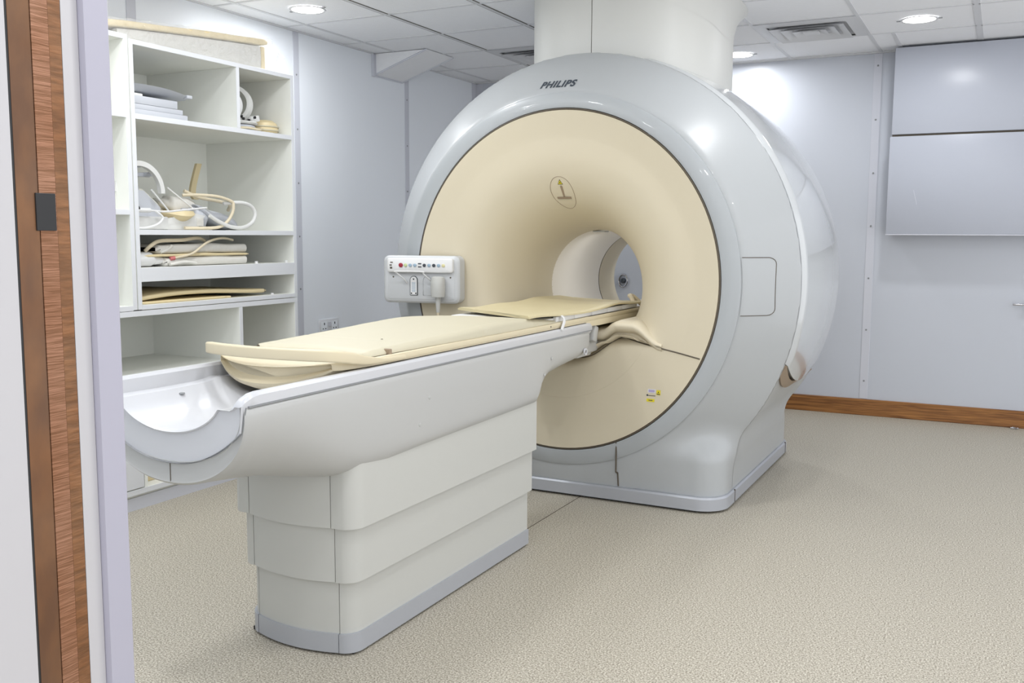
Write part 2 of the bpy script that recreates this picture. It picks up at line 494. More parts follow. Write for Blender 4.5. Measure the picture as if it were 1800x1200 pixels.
# hanging white panels on the back wall
def hanging_panel():
    t = thing('wall_cupboard', (0.4, 7.15, 1.304), 'large pale grey two-panel box hung on the back wall at the right edge', 'wall cupboard')
    obj('lower_panel', MB().box(-0.727, 1.5, 7.05, 7.255, 1.304, 1.958, 0.004), M['panel'], t)
    obj('upper_panel', MB().box(-0.718, 1.5, 7.055, 7.255, 1.972, CEIL - 0.012, 0.004), M['panel'], t)
    obj('joint_gap', MB().box(-0.715, 1.49, 7.07, 7.25, 1.955, 1.975), M['seam'], t)
    obj('bottom_edge', MB().box(-0.727, 1.5, 7.048, 7.10, 1.296, 1.304, 0.001, 1), M['strip'], t)
    obj('scratch', MB().box(-0.552, -0.549, 7.048, 7.0505, 1.50, 1.60, rot=Matrix.Rotation(math.radians(-14), 4, 'Y')), M['strip'], t)
hanging_panel()
h = thing('door_lever', (0.16, YB, 0.86), 'small chrome lever handle on the back wall at the right edge', 'handle')
obj('lever', MB().box(0.075, 0.24, YB - 0.055, YB - 0.04, 0.832, 0.846, 0.005, 2), M['chrome'], h)
obj('rose', MB().lathe([(0.028, 0.0), (0.028, -0.01), (0.01, -0.014), (0.01, -0.05)], (0.185, YB, 0.80), 'y', 24), M['strip'], h)
obj('rose', MB().lathe([(0.012, 0.0), (0.012, -0.05), (0.001, -0.052)], (0.185, YB, 0.839), 'y', 16), M['chrome'], h)
tag(obj('floor_stop', MB().box(0.105, 0.155, 7.20, 7.235, 0, 0.012, 0.003).tube([(0.12, 7.2, 0.014), (0.15, 7.17, 0.01)], 0.004, 8), M['chrome']),
    'tiny metal catch on the floor beside the wooden skirting', 'door stop')
# chrome fitting seen through the bore
k = thing('wall_fitting', (-2.70, YB, 0.93), 'small round chrome fitting on the back wall seen through the bore', 'fitting')
obj('knob_ring', MB().tube([(-2.70 + 0.036 * math.cos(a), YB - 0.02, 0.926 + 0.05 * math.sin(a)) for a in np.linspace(0, 2 * PI, 25)[:-1]], 0.009, 8, closed=True), M['chrome'], k)
obj('knob_centre', MB().lathe([(0.02, 0), (0.02, -0.02), (0.012, -0.03)], (-2.70, YB, 0.926), 'y', 20), M['darkg'], k)

# double socket
def socket():
    y0, y1, z0, z1 = 5.10, 5.31, 0.618, 0.716
    t = thing('double_socket', (XL, 5.205, 0.6), 'white double power socket on the left wall beyond the shelves', 'power socket')
    obj('faceplate', MB().box(XL, XL + 0.012, y0, y1, z0, z1, 0.004), M['shelfe'], t)
    for yc in (5.15, 5.262):
        obj('socket_outlet', MB().box(XL + 0.012, XL + 0.0135, yc - 0.03, yc + 0.03, z0 + 0.018, z1 - 0.018, 0.0005, 1), M['wall'], t)
        obj('pin_hole', MB().box(XL + 0.0135, XL + 0.0145, yc - 0.004, yc + 0.004, 0.676, 0.692), M['black'], t)
        for s in (-1, 1): obj('pin_hole', MB().box(XL + 0.0135, XL + 0.0145, yc + s * 0.013 - 0.005, yc + s * 0.013 + 0.005, 0.648, 0.655), M['black'], t)
    obj('rocker_switch', MB().box(XL + 0.0125, XL + 0.017, 5.192, 5.222, 0.664, 0.694, 0.002, 1), M['strip'], t)
socket()

# ------------------------------------------------------------------ gantry
XC, ZC = -1.917, 1.061
EX = 0.985
def bez(p0, p1, p2, n=9):
    return [((1 - t) ** 2 * p0[0] + 2 * t * (1 - t) * p1[0] + t * t * p2[0], (1 - t) ** 2 * p0[1] + 2 * t * (1 - t) * p1[1] + t * t * p2[1]) for t in np.linspace(0, 1, n)]
F = bez((0.900, 4.258), (1.092, 4.438), (1.122, 4.50))
Bk = [(r, 5.05 + (5.05 - y)) for r, y in F][::-1]
PROF = np.array([(-0.3, 4.262)] + [(0.886, 4.262)] + F + [(1.108, 4.585), (1.10, 5.05), (1.108, 5.515)] + Bk + [(-0.3, 5.842)])
def sd_poly(px, py, V):
    d = np.full(px.shape, 1e9); s = np.ones(px.shape)
    N = len(V); j = N - 1
    for i in range(N):
        ex, ey = V[j, 0] - V[i, 0], V[j, 1] - V[i, 1]
        wx, wy = px - V[i, 0], py - V[i, 1]
        t = np.clip((wx * ex + wy * ey) / (ex * ex + ey * ey), 0, 1)
        bx, by = wx - ex * t, wy - ey * t
        d = np.minimum(d, bx * bx + by * by)
        c1, c2, c3 = py >= V[i, 1], py < V[j, 1], ex * wy > ey * wx
        flip = (c1 & c2 & c3) | (~c1 & ~c2 & ~c3)
        s = np.where(flip, -s, s)
        j = i
    return s * np.sqrt(d)
def sdf(x, y, z):
    rho = np.sqrt(((x - XC) / EX) ** 2 + (z - ZC) ** 2)
    a = sd_poly(rho, y, PROF)
    # base block
    hw, r = 0.815, 0.13
    qx = np.abs(x - XC) - (hw - r); qy = np.abs(y - 5.065) - (0.775 - r)
    d2 = np.sqrt(np.maximum(qx, 0) ** 2 + np.maximum(qy, 0) ** 2) + np.minimum(np.maximum(qx, qy), 0) - r
    rz = 0.09
    dz = z - 0.315
    u, v = d2 + rz, dz + rz
    b = np.sqrt(np.maximum(u, 0) ** 2 + np.maximum(v, 0) ** 2) + np.minimum(np.maximum(u, v), 0) - rz
    k = 0.13
    h = np.clip(0.5 + 0.5 * (b - a) / k, 0, 1)
    u = b * (1 - h) + a * h - k * h * (1 - h)
    c = 4.264 - y
    h = np.clip(0.5 - 0.5 * (c - u) / 0.02, 0, 1)
    return c * (1 - h) + u * h + 0.02 * h * (1 - h)
def surface_nets(fn, lo, hi, step):
    n = [int(math.ceil((hi[i] - lo[i]) / step)) + 1 for i in range(3)]
    ax = [lo[i] + step * np.arange(n[i]) for i in range(3)]
    V = fn(ax[0][:, None, None] + 0 * ax[1][None, :, None] + 0 * ax[2][None, None, :], ax[1][None, :, None] + 0 * ax[0][:, None, None] + 0 * ax[2][None, None, :], ax[2][None, None, :] + 0 * ax[0][:, None, None] + 0 * ax[1][None, :, None])
    ins = V < 0
    cn = [k - 1 for k in n]
    acc = np.zeros(cn + [3]); cnt = np.zeros(cn)
    def sl(d): return tuple(slice(d[i], d[i] + cn[i]) for i in range(3))
    corners = [(a, b, c) for a in (0, 1) for b in (0, 1) for c in (0, 1)]
    for c in corners:
        for k in range(3):
            if c[k] == 0:
                e = list(c); e[k] = 1
                va, vb = V[sl(c)], V[sl(tuple(e))]
                x = (va < 0) != (vb < 0)
                t = np.where(x, va / np.where(x, va - vb, 1), 0)
                cnt += x
                for q in range(3):
                    acc[..., q] += x * (c[q] + (t if q == k else 0))
    m = cnt > 0
    idx = -np.ones(cn, dtype=int); idx[m] = np.arange(m.sum())
    I = np.argwhere(m)
    P = (I + acc[m] / cnt[m][:, None]) * step + np.array(lo)
    quads = []
    for k in range(3):
        a, b = [q for q in range(3) if q != k]
        s0 = [slice(1, n[q] - 1) for q in range(3)]; s0[k] = slice(0, n[k] - 1)
        s1 = list(s0); s1[k] = slice(1, n[k])
        x = ins[tuple(s0)] != ins[tuple(s1)]
        L = np.argwhere(x)
        L[:, a] += 1; L[:, b] += 1
        def g(da, db):
            J = L.copy(); J[:, a] += da; J[:, b] += db
            return idx[J[:, 0], J[:, 1], J[:, 2]]
        quads.append(np.stack([g(-1, -1), g(0, -1), g(0, 0), g(-1, 0)], 1))
    Q = np.concatenate(quads)
    Q = Q[(Q >= 0).all(1)]
    for _ in range(3):
        e = 1e-4
        d = fn(P[:, 0], P[:, 1], P[:, 2])
        g = np.stack([fn(P[:, 0] + e, P[:, 1], P[:, 2]) - d, fn(P[:, 0], P[:, 1] + e, P[:, 2]) - d, fn(P[:, 0], P[:, 1], P[:, 2] + e) - d], 1) / e
        P = P - d[:, None] * g / np.maximum((g * g).sum(1), 0.3)[:, None]
    return P, Q
def bisected(P, Q, co, no, keep_outer):
    """keep the part of the mesh on one side of a plane"""
    bm = bmesh.new()
    vs = [bm.verts.new(p) for p in P]
    for q in Q:
        try: bm.faces.new([vs[i] for i in q])
        except ValueError: pass
    bmesh.ops.bisect_plane(bm, geom=list(bm.verts) + list(bm.edges) + list(bm.faces), plane_co=co, plane_no=no, clear_outer=not keep_outer, clear_inner=keep_outer)
    bmesh.ops.delete(bm, geom=[v for v in bm.verts if not v.link_faces], context='VERTS')
    bm.verts.index_update()
    r = ([tuple(v.co) for v in bm.verts], [tuple(v.index for v in f.verts) for f in bm.faces])
    bm.free()
    return r

def discR(t):     # outer ellipse of the beige face
    return 1.0 / math.sqrt((math.cos(t) / 0.792) ** 2 + (math.sin(t) / 0.817) ** 2)
ZT, RT = 1.022, 0.292
def funnel(t, s):
    Ro = discR(t)
    # radial distance from (XC, zc)
    dd = abs(((t + PI / 2 + PI) % (2 * PI)) - PI)      # angle away from straight down
    w = min(1.0, max(0.0, (math.radians(68) - dd) / math.radians(26)))
    s0 = 0.34 + 0.46 * w * w * (3 - 2 * w)
    g = min(1.0, max(0.0, (s - s0) / (1 - s0)))
    rr = Ro * (1 - s) + RT * s
    zc = ZC * (1 - s) + ZT * s
    y = 4.238 + 0.012 * min(1, s / 0.22) + 0.57 * (1 - math.sqrt(max(0.0, 1 - g ** 2.3)))
    return (XC + rr * math.cos(t), y, zc + rr * math.sin(t))

def gantry():
    root = thing('mri_scanner', (XC, 5.05, 0), 'large grey MRI scanner with a round beige front face and open bore', 'scanner')
    P, Q = surface_nets(sdf, (XC - 1.16, 4.22, 0.066), (XC + 1.16, 5.90, 2.23), 0.0165)
    cen = P[Q].mean(1)
    rho = np.hypot((cen[:, 0] - XC) / EX, cen[:, 2] - ZC)
    keep = ~((rho < 0.86) & ((cen[:, 1] < 4.30) | (cen[:, 1] > 5.80)))
    Q = Q[keep]
    a = bisected(P.tolist(), Q.tolist(), (0, 4.4985, 0), (0, 1, 0), False)
    b = bisected(P.tolist(), Q.tolist(), (0, 4.5015, 0), (0, 1, 0), True)
    front = obj('front_cover', MB().add(*a), M['shell'], root, smooth=50)
    obj('body_cover', MB().add(*b), M['shell'], root, smooth=50)
    bvh = BVHTree.FromPolygons(a[0], a[1])
    # seam between the two covers
    # flat ring around the beige face
    n = 144
    m = MB(); secs = []
    for ro, ri, y, w in ((0, 1, 4.30, 0), (0, 1, 4.243, 0.004), (0, 1, 4.240, 0.014), (1, 0, 4.250, 0.012), (1, 0, 4.256, 0.002), (1, 0, 4.30, 0.0)):
        s = []
        for k in range(n):
            t = 2 * PI * k / n
            if ri: R = discR(t) + 0.006 + w; x, z = XC + R * math.cos(t), ZC + R * math.sin(t)
            else: R = 0.902 - w; x, z = XC + R * EX * math.cos(t), ZC + R * math.sin(t)
            s.append((x, y, z))
        secs.append(s)
    m.loft(secs, True, False, False)
    obj('face_ring', m, M['band'], root, smooth=30)
    # dark joint at the edge of the beige face
    obj('face_joint', MB().tube([(XC + (discR(t) + 0.003) * math.cos(t), 4.246, ZC + (discR(t) + 0.003) * math.sin(t)) for t in np.linspace(0, 2 * PI, 145)[:-1]], 0.005, 6, closed=True), M['seam'], root)
    # beige funnel
    ss = [0, 0.004] + list(np.linspace(0.02, 0.22, 6)) + list(0.22 + 0.78 * np.sin(np.linspace(0.02, PI / 2, 54)))
    secs = []
    for i, s in enumerate(ss):
        secs.append([funnel(2 * PI * k / n, s) for k in range(n)])
    secs[0] = [(p[0], p[1] + 0.012, p[2]) for p in secs[0]]
    fb = MB().loft(secs, True, False, False)
    fo = obj('face_funnel', fb, M['beige'], root, smooth=60)
    fbvh = BVHTree.FromPolygons(fb.v, fb.f)
    # bore tube
    def tubep(prof, name, mm):
        secs = [[(XC + r * math.cos(2 * PI * k / 96), y, ZT + r * math.sin(2 * PI * k / 96)) for k in range(96)] for r, y in prof]
        return obj(name, MB().loft(secs, True, False, False), mm, root, smooth=60)
    tubep([(RT + 0.002, 4.800), (RT, 4.812), (RT, 5.496)], 'bore_liner', M['bore'])
    tubep([(RT + 0.004, 5.494), (RT + 0.004, 5.506)], 'bore_joint', M['seam'])
    tubep([(RT, 5.504), (RT, 5.70), (RT + 0.006, 5.78), (RT + 0.03, 5.83), (RT + 0.1, 5.846), (0.79, 5.852), (0.80, 5.846), (0.90, 5.844)], 'rear_face', M['beige'])
    obj('bore_lamp_strip', MB().box(XC - 0.05, XC + 0.02, 4.80, 4.86, ZT + RT - 0.012, ZT + RT - 0.004, 0.002, 1), M['panelg'], root)
    lamp = area_lamp('bore_light', XC - 0.01, 5.0, ZT + RT - 0.02, 0.1, 0.55); lamp.parent = root; lamp.location = (-0.01, -0.05, ZT + RT - 0.02)
    def drape(x, z, which, off):
        h = which.ray_cast(Vector((x, 3.9, z)), Vector((0, 1, 0)))
        return (x, (h[0].y if h[0] is not None else 4.26) - off, z)
    # lower face cover: seam line and faint arc
    pts = [(-1.192, 0.733), (-1.32, 0.758), (-1.46, 0.785), (-1.57, 0.805), (-1.60, 0.806), (-1.63, 0.795), (-1.68, 0.757), (-1.735, 0.72), (-1.80, 0.70), (-1.917, 0.69),
           (-2.034, 0.70), (-2.10, 0.72), (-2.16, 0.757), (-2.21, 0.795), (-2.24, 0.806), (-2.27, 0.805), (-2.38, 0.785), (-2.52, 0.758), (-2.642, 0.733)]
    pth = smoothpath([(x, 0, z - 0.007) for x, z in pts], 6)
    obj('lower_cover_seam', MB().tube([drape(p.x, p.z, fbvh, 0.0005) for p in pth], 0.0035, 6), M['seam'], root)
    arc = [(XC + 0.50 * math.cos(t), 0, 1.0 + 0.506 * math.sin(t)) for t in np.linspace(math.radians(-27), math.radians(-153), 60)]
    obj('lower_cover_crease', MB().tube([drape(x, z, fbvh, -0.0008) for x, _, z in arc], 0.0016, 6), M['beige2'], root)
    # sill under the bore: smooth saddle that carries the table top into the bore
    m = MB(); secs = []
    def lerp(v, pts):
        for (a, b), (c, d) in zip(pts[:-1], pts[1:]):
            if v <= c:
                q = (v - a) / (c - a); q = q * q * (3 - 2 * q)
                return b + (d - b) * q
        return pts[-1][1]
    for y, ins in ((4.26, 0.050), (4.238, 0.046), (4.222, 0.034), (4.214, 0.022), (4.214, 0.012), (4.222, 0.003), (4.24, -0.003), (4.30, -0.006), (4.85, -0.006)):
        s = []
        for q in range(49):
            u = -1 + q / 24.0; a = abs(u) * 0.53
            top = lerp(a, [(0, 0.832), (0.235, 0.836), (0.31, 0.880), (0.385, 0.880), (0.53, 0.786)]) - ins
            yy = y + 0.026 * lerp(a, [(0, 0), (0.34, 0), (0.53, 1)])
            s.append((XC + u * 0.53, yy, top))
        for q in range(48, -1, -1):
            u = -1 + q / 24.0; a = abs(u) * 0.53
            bot = lerp(a, [(0, 0.70), (0.14, 0.715), (0.25, 0.775), (0.32, 0.812), (0.53, 0.778)]) + min(ins, 0.01) * (1 if a < 0.4 else 0)
            yy = y + 0.026 * lerp(a, [(0, 0), (0.34, 0), (0.53, 1)])
            s.append((XC + u * 0.53, yy, min(bot, s[q][2] - 0.001)))
        secs.append(s)
    m.loft(secs, True, True, True)
    # the saddle mesh sits proud of the funnel
    obj('bore_sill', m, M['beige'], root, smooth=60)
    # side covers: glossy curved panels with a visible edge
    for sgn in (1, -1):
        m = MB(); NJ, NI = 46, 30; outer = []; inner = []
        for i in range(NI + 1):
            v = i / NI; y = 4.53 + 1.04 * v
            bul = 1.131 + 0.022 * math.sin(PI * v)
            edge = min(1, min(v, 1 - v) / 0.03)
            R = bul - 0.022 * (1 - math.sqrt(max(0, 1 - (1 - edge) ** 2)))
            tmin = math.radians(-19 - 8 * math.sin(min(1, v / 0.6) * PI / 2) ** 0.9)
            tmax = math.radians(74)
            so, si = [], []
            for j in range(NJ + 1):
                t = tmin + (tmax - tmin) * j / NJ
                e2 = min(1, min(j, NJ - j) / 1.2)
                RR = R - 0.006 * (1 - e2)
                so.append((XC + sgn * RR * EX * math.cos(t), y, ZC + RR * math.sin(t)))
                si.append((XC + sgn * 1.085 * EX * math.cos(t), y, ZC + 1.085 * math.sin(t)))
            outer.append(so + si[::-1])
        m.loft(outer, True, True, True)
        sc = obj('side_cover', m, M['cover'], root, smooth=40)
        # lower lip; its shade and floor reflection are painted in as brown
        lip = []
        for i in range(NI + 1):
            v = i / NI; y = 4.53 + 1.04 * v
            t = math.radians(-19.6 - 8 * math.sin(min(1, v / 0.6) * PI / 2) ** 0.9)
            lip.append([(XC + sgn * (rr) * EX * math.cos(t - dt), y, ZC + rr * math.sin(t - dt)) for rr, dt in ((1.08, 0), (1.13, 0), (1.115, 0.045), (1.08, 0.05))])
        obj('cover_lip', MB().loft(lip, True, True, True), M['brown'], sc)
    # silver plinth with seams
    pl = rrect(XC - 0.828, XC + 0.828, 4.262, 5.858, 0.135, 10)
    pin = rrect(XC - 0.822, XC + 0.822, 4.268, 5.852, 0.13, 10)
    m = MB()
    m.loft([[(x, y, z) for x, y in o] for o, z in ((pl, 0.012), (pl, 0.066), (pin, 0.074))], True, True, True)
    p = obj('plinth', m, M['silver'], root, smooth=30)
    obj('plinth_foot', MB().prism(rrect(XC - 0.8, XC + 0.8, 4.29, 5.83, 0.13, 8), 'z', 0.0, 0.013), M['black'], root)
    for yj in (4.502, 5.70): obj('plinth_joint', MB().box(XC + 0.823, XC + 0.830, yj, yj + 0.004, 0.013, 0.074), M['seam'], p)
    # vertical joint under the face
    pts = [(-1.602, z) for z in np.linspace(0.30, 0.078, 24)]
    obj('lower_joint', MB().tube([drape(x, z, bvh if z < 0.16 else bvh, 0.0) if z < 0.15 else (x, 4.2445, z) for x, z in pts], 0.004, 6), M['seam'], root)
    # access hatch at the right of the face
    x0, x1, z0, z1 = -1.10, -0.905, 0.93, 1.19
    hatch = MB(); NX, NZ = 14, 14; g = []
    def eddge(zv):   # left edge follows the face circle
        return XC + math.sqrt(max(0, 0.902 ** 2 - (zv - ZC) ** 2)) * EX + 0.002
    for i in range(NX + 1):
        row = []
        for j in range(NZ + 1):
            z = z0 + (z1 - z0) * j / NZ; a = eddge(z); x = a + (x1 - a) * i / NX
            row.append(drape(x, z, bvh, 0.0022))
        g.append(row)
    hatch.loft(g, False, False, False)
    obj('access_hatch', hatch, M['shell'], root, smooth=60)
    r = 0.03
    lo = [(eddge(z1) - 0.06, z1), (x1 - r, z1)] + [(x1 - r + r * math.sin(t), z1 - r + r * math.cos(t)) for t in np.linspace(0.2, PI / 2, 5)] + \
         [(x1, z) for z in np.linspace(z1 - r - 0.02, z0 + r, 8)] + [(x1 - r + r * math.cos(t), z0 + r - r * math.sin(t)) for t in np.linspace(0.2, PI / 2, 5)] + [(eddge(z0) - 0.06, z0)]
    full = []
    for p, q in zip(lo[:-1], lo[1:]):
        k = max(1, int(math.hypot(q[0] - p[0], q[1] - p[1]) / 0.015))
        for i in range(k): full.append((p[0] + (q[0] - p[0]) * i / k, p[1] + (q[1] - p[1]) * i / k))
    full.append(lo[-1])
    full = [f for f in full if (f[0] - XC) / EX > 0.905 * math.sqrt(max(0, 1 - ((f[1] - ZC) / 0.905) ** 2))]
    obj('hatch_joint', MB().tube([drape(x, z, bvh, 0.0026) for x, z in full], 0.0018, 6), M['seam'], root)
    band = [((0.80 + 0.10 * q / 4), s) for s in (z0, z1) for q in range(5)]
    # positioning light window
    zc = 1.492
    oval = smoothpath([(XC - 0.010 + a * 0.062, 0, zc + b * 0.074) for a, b in ((0, 1), (0.62, 0.72), (0.92, 0.1), (0.8, -0.62), (0.2, -1), (-0.4, -0.88), (-0.88, -0.35), (-0.95, 0.3), (-0.6, 0.85))], 5, True)
    obj('light_window_rim', MB().tube([drape(p.x, p.z, fbvh, 0.001) for p in oval], 0.0011, 6, closed=True), M['brown'], root)
    def decal(name, poly, mm, which, off, parent):
        vs = [drape(x, z, which, off) for x, z in poly]
        return obj(name, MB().add(vs, [tuple(range(len(vs)))]), mm, parent, smooth=0)
    xw = XC - 0.010
    decal('laser_slot', [(xw - 0.005, zc - 0.022), (xw + 0.005, zc - 0.022), (xw + 0.006, zc + 0.028), (xw, zc + 0.034), (xw - 0.006, zc + 0.028)], M['brown'], fbvh, 0.003, root)
    decal('laser_slot', [(xw - 0.038, zc - 0.030), (xw + 0.036, zc - 0.030), (xw + 0.036, zc - 0.021), (xw - 0.038, zc - 0.021)], M['brown'], fbvh, 0.003, root)
    decal('slot_highlight', [(xw - 0.036, zc - 0.036), (xw + 0.036, zc - 0.036), (xw + 0.036, zc - 0.031), (xw - 0.036, zc - 0.031)], M['pad'], fbvh, 0.0006, root)
    def warn(cx, cz, s, which, parent, off=0.0015):
        w = decal('warning_sticker', [(cx - s, cz - s * 0.8), (cx + s, cz - s * 0.8), (cx, cz + s)], M['black'], which, off, parent)
        decal('warning_symbol', [(cx - s * 0.72, cz - s * 0.62), (cx + s * 0.72, cz - s * 0.62), (cx, cz + s * 0.68)], M['yellow'], which, off + 0.0006, w)
        decal('warning_symbol', [(cx - s * 0.16, cz - s * 0.45), (cx + s * 0.16, cz - s * 0.45), (cx + s * 0.16, cz + s * 0.1), (cx - s * 0.16, cz + s * 0.1)], M['black'], which, off + 0.0011, w)
    warn(xw - 0.002, zc + 0.048, 0.0135, fbvh, root)
    # stickers low on the face
    def rect(cx, cz, w, h2): return [(cx - w, cz - h2), (cx + w, cz - h2), (cx + w, cz + h2), (cx - w, cz + h2)]
    s1 = decal('label_sticker', rect(-1.432, 0.562, 0.019, 0.009), M['strapw'], fbvh, 0.001, root)
    decal('label_print', rect(-1.432, 0.562, 0.015, 0.006), M['purple'], fbvh, 0.0016, s1)
    s1 = decal('label_sticker', rect(-1.398, 0.557, 0.010, 0.0115), M['yellow'], fbvh, 0.001, root)
    decal('label_print', [(-1.402, 0.556), (-1.394, 0.556), (-1.398, 0.563)], M['black'], fbvh, 0.0016, s1)
    decal('label_print', rect(-1.398, 0.550, 0.008, 0.0025), M['seam'], fbvh, 0.0016, s1)
    obj('label_print', MB().lathe([(0.0045, 0), (0.0045, -0.001)], (-1.453, drape(-1.453, 0.541, fbvh, 0)[1], 0.541), 'y', 14), M['darkg'], root)
    decal('label_print', rect(-1.430, 0.540, 0.018, 0.0016), M['seam'], fbvh, 0.001, root)
    s1 = decal('label_sticker', rect(-1.436, 0.518, 0.020, 0.007), M['yellow'], fbvh, 0.001, root)
    decal('label_print', rect(-1.436, 0.518, 0.010, 0.002), M['seam'], fbvh, 0.0016, s1)
    # maker's name
    cu = bpy.data.curves.new('lettering', 'FONT')
    cu.body = 'PHILIPS'; cu.size = 0.066; cu.shear = 0.18; cu.offset = 0.0024; cu.space_character = 1.12
    to = bpy.data.objects.new('tmp', cu); COL.objects.link(to)
    bpy.context.view_layer.update()
    me = bpy.data.meshes.new_from_object(to.evaluated_get(bpy.context.evaluated_depsgraph_get()))
    bm = bmesh.new(); bm.from_mesh(me)
    bmesh.ops.triangulate(bm, faces=list(bm.faces))
    xs = [v.co.x for v in bm.verts]; ww = max(xs) - min(xs)
    LX0, LX1, LZ = LOGO
    vs = []
    for v in bm.verts:
        x = LX0 + (v.co.x - min(xs)) / ww * (LX1 - LX0); z = LZ + v.co.y * (LX1 - LX0) / ww * 0.92
        vs.append(drape(x, z, bvh, 0.0022))
    fs = [tuple(v.index for v in f.verts) for f in bm.faces]
    bm.free(); bpy.data.objects.remove(to); 
    obj('maker_lettering', MB().add(vs, fs), M['logo'], root, smooth=0)
    return root, fbvh, bvh
LOGO = (-2.045, -1.857, 1.992)
gantry()

# column duct from scanner to ceiling
def column():
    root = thing('service_column', (XC, 5.15, 2.1), 'off-white service column rising from the scanner top to the ceiling', 'duct')
    CX, CY = -1.879, 5.15
    lowp = []
    for i in range(120):
        t = 2 * PI * i / 120 + PI / 2
        c, q = math.cos(t), math.sin(t)
        lowp.append((CX + 0.517 * abs(c) ** (2 / 2.7) * (1 if c > 0 else -1), CY + 0.51 * abs(q) ** (2 / 2.7) * (1 if q > 0 else -1)))
    xs = -1.922
    for sgn in (-1, 1):
        k = [p for p in lowp if (p[0] - xs) * sgn > 0.004]
        k = sorted(k, key=lambda p: math.atan2(p[1] - CY, (p[0] - xs) * sgn))
        yf, yr = min(p[1] for p in lowp), max(p[1] for p in lowp)
        k = [(xs + sgn * 0.002, yf)] + k + [(xs + sgn * 0.002, yr)]
        obj('column_panel', MB().prism(k, 'z', 2.02, CEIL), M['column'], root, smooth=40)
    obj('column_joint', MB().box(xs - 0.0019, xs + 0.0019, yf + 0.004, yf + 0.06, 2.1, CEIL), M['seam'], root)
    # collar flaring to the right and back along the ceiling
    secs = []
    for w in (0.0, 0.08, 0.25, 0.5, 0.75, 1.0):
        s = []
        for x, y in lowp:
            a = math.atan2(y - CY, x - CX)
            g = max(0.0, math.cos((a - 0.55) * 0.62)) ** 1.5 if abs(a - 0.55) < 2.4 else 0.0
            drop = 0.235 * min(1, g * 1.15)
            back = max(0.0, (y - 5.0) / 0.66); e = w ** 2.2
            s.append((x + 0.02 * e * g * (1 if x > CX else 0) + 0.001, y + 0.37 * back * e * (1 if x > CX - 0.3 else 0.6), CEIL + 0.002 - drop * (1 - w)))
        secs.append(s)
    obj('ceiling_collar', MB().loft(secs, True, False, True), M['column'], root, smooth=60)
column()

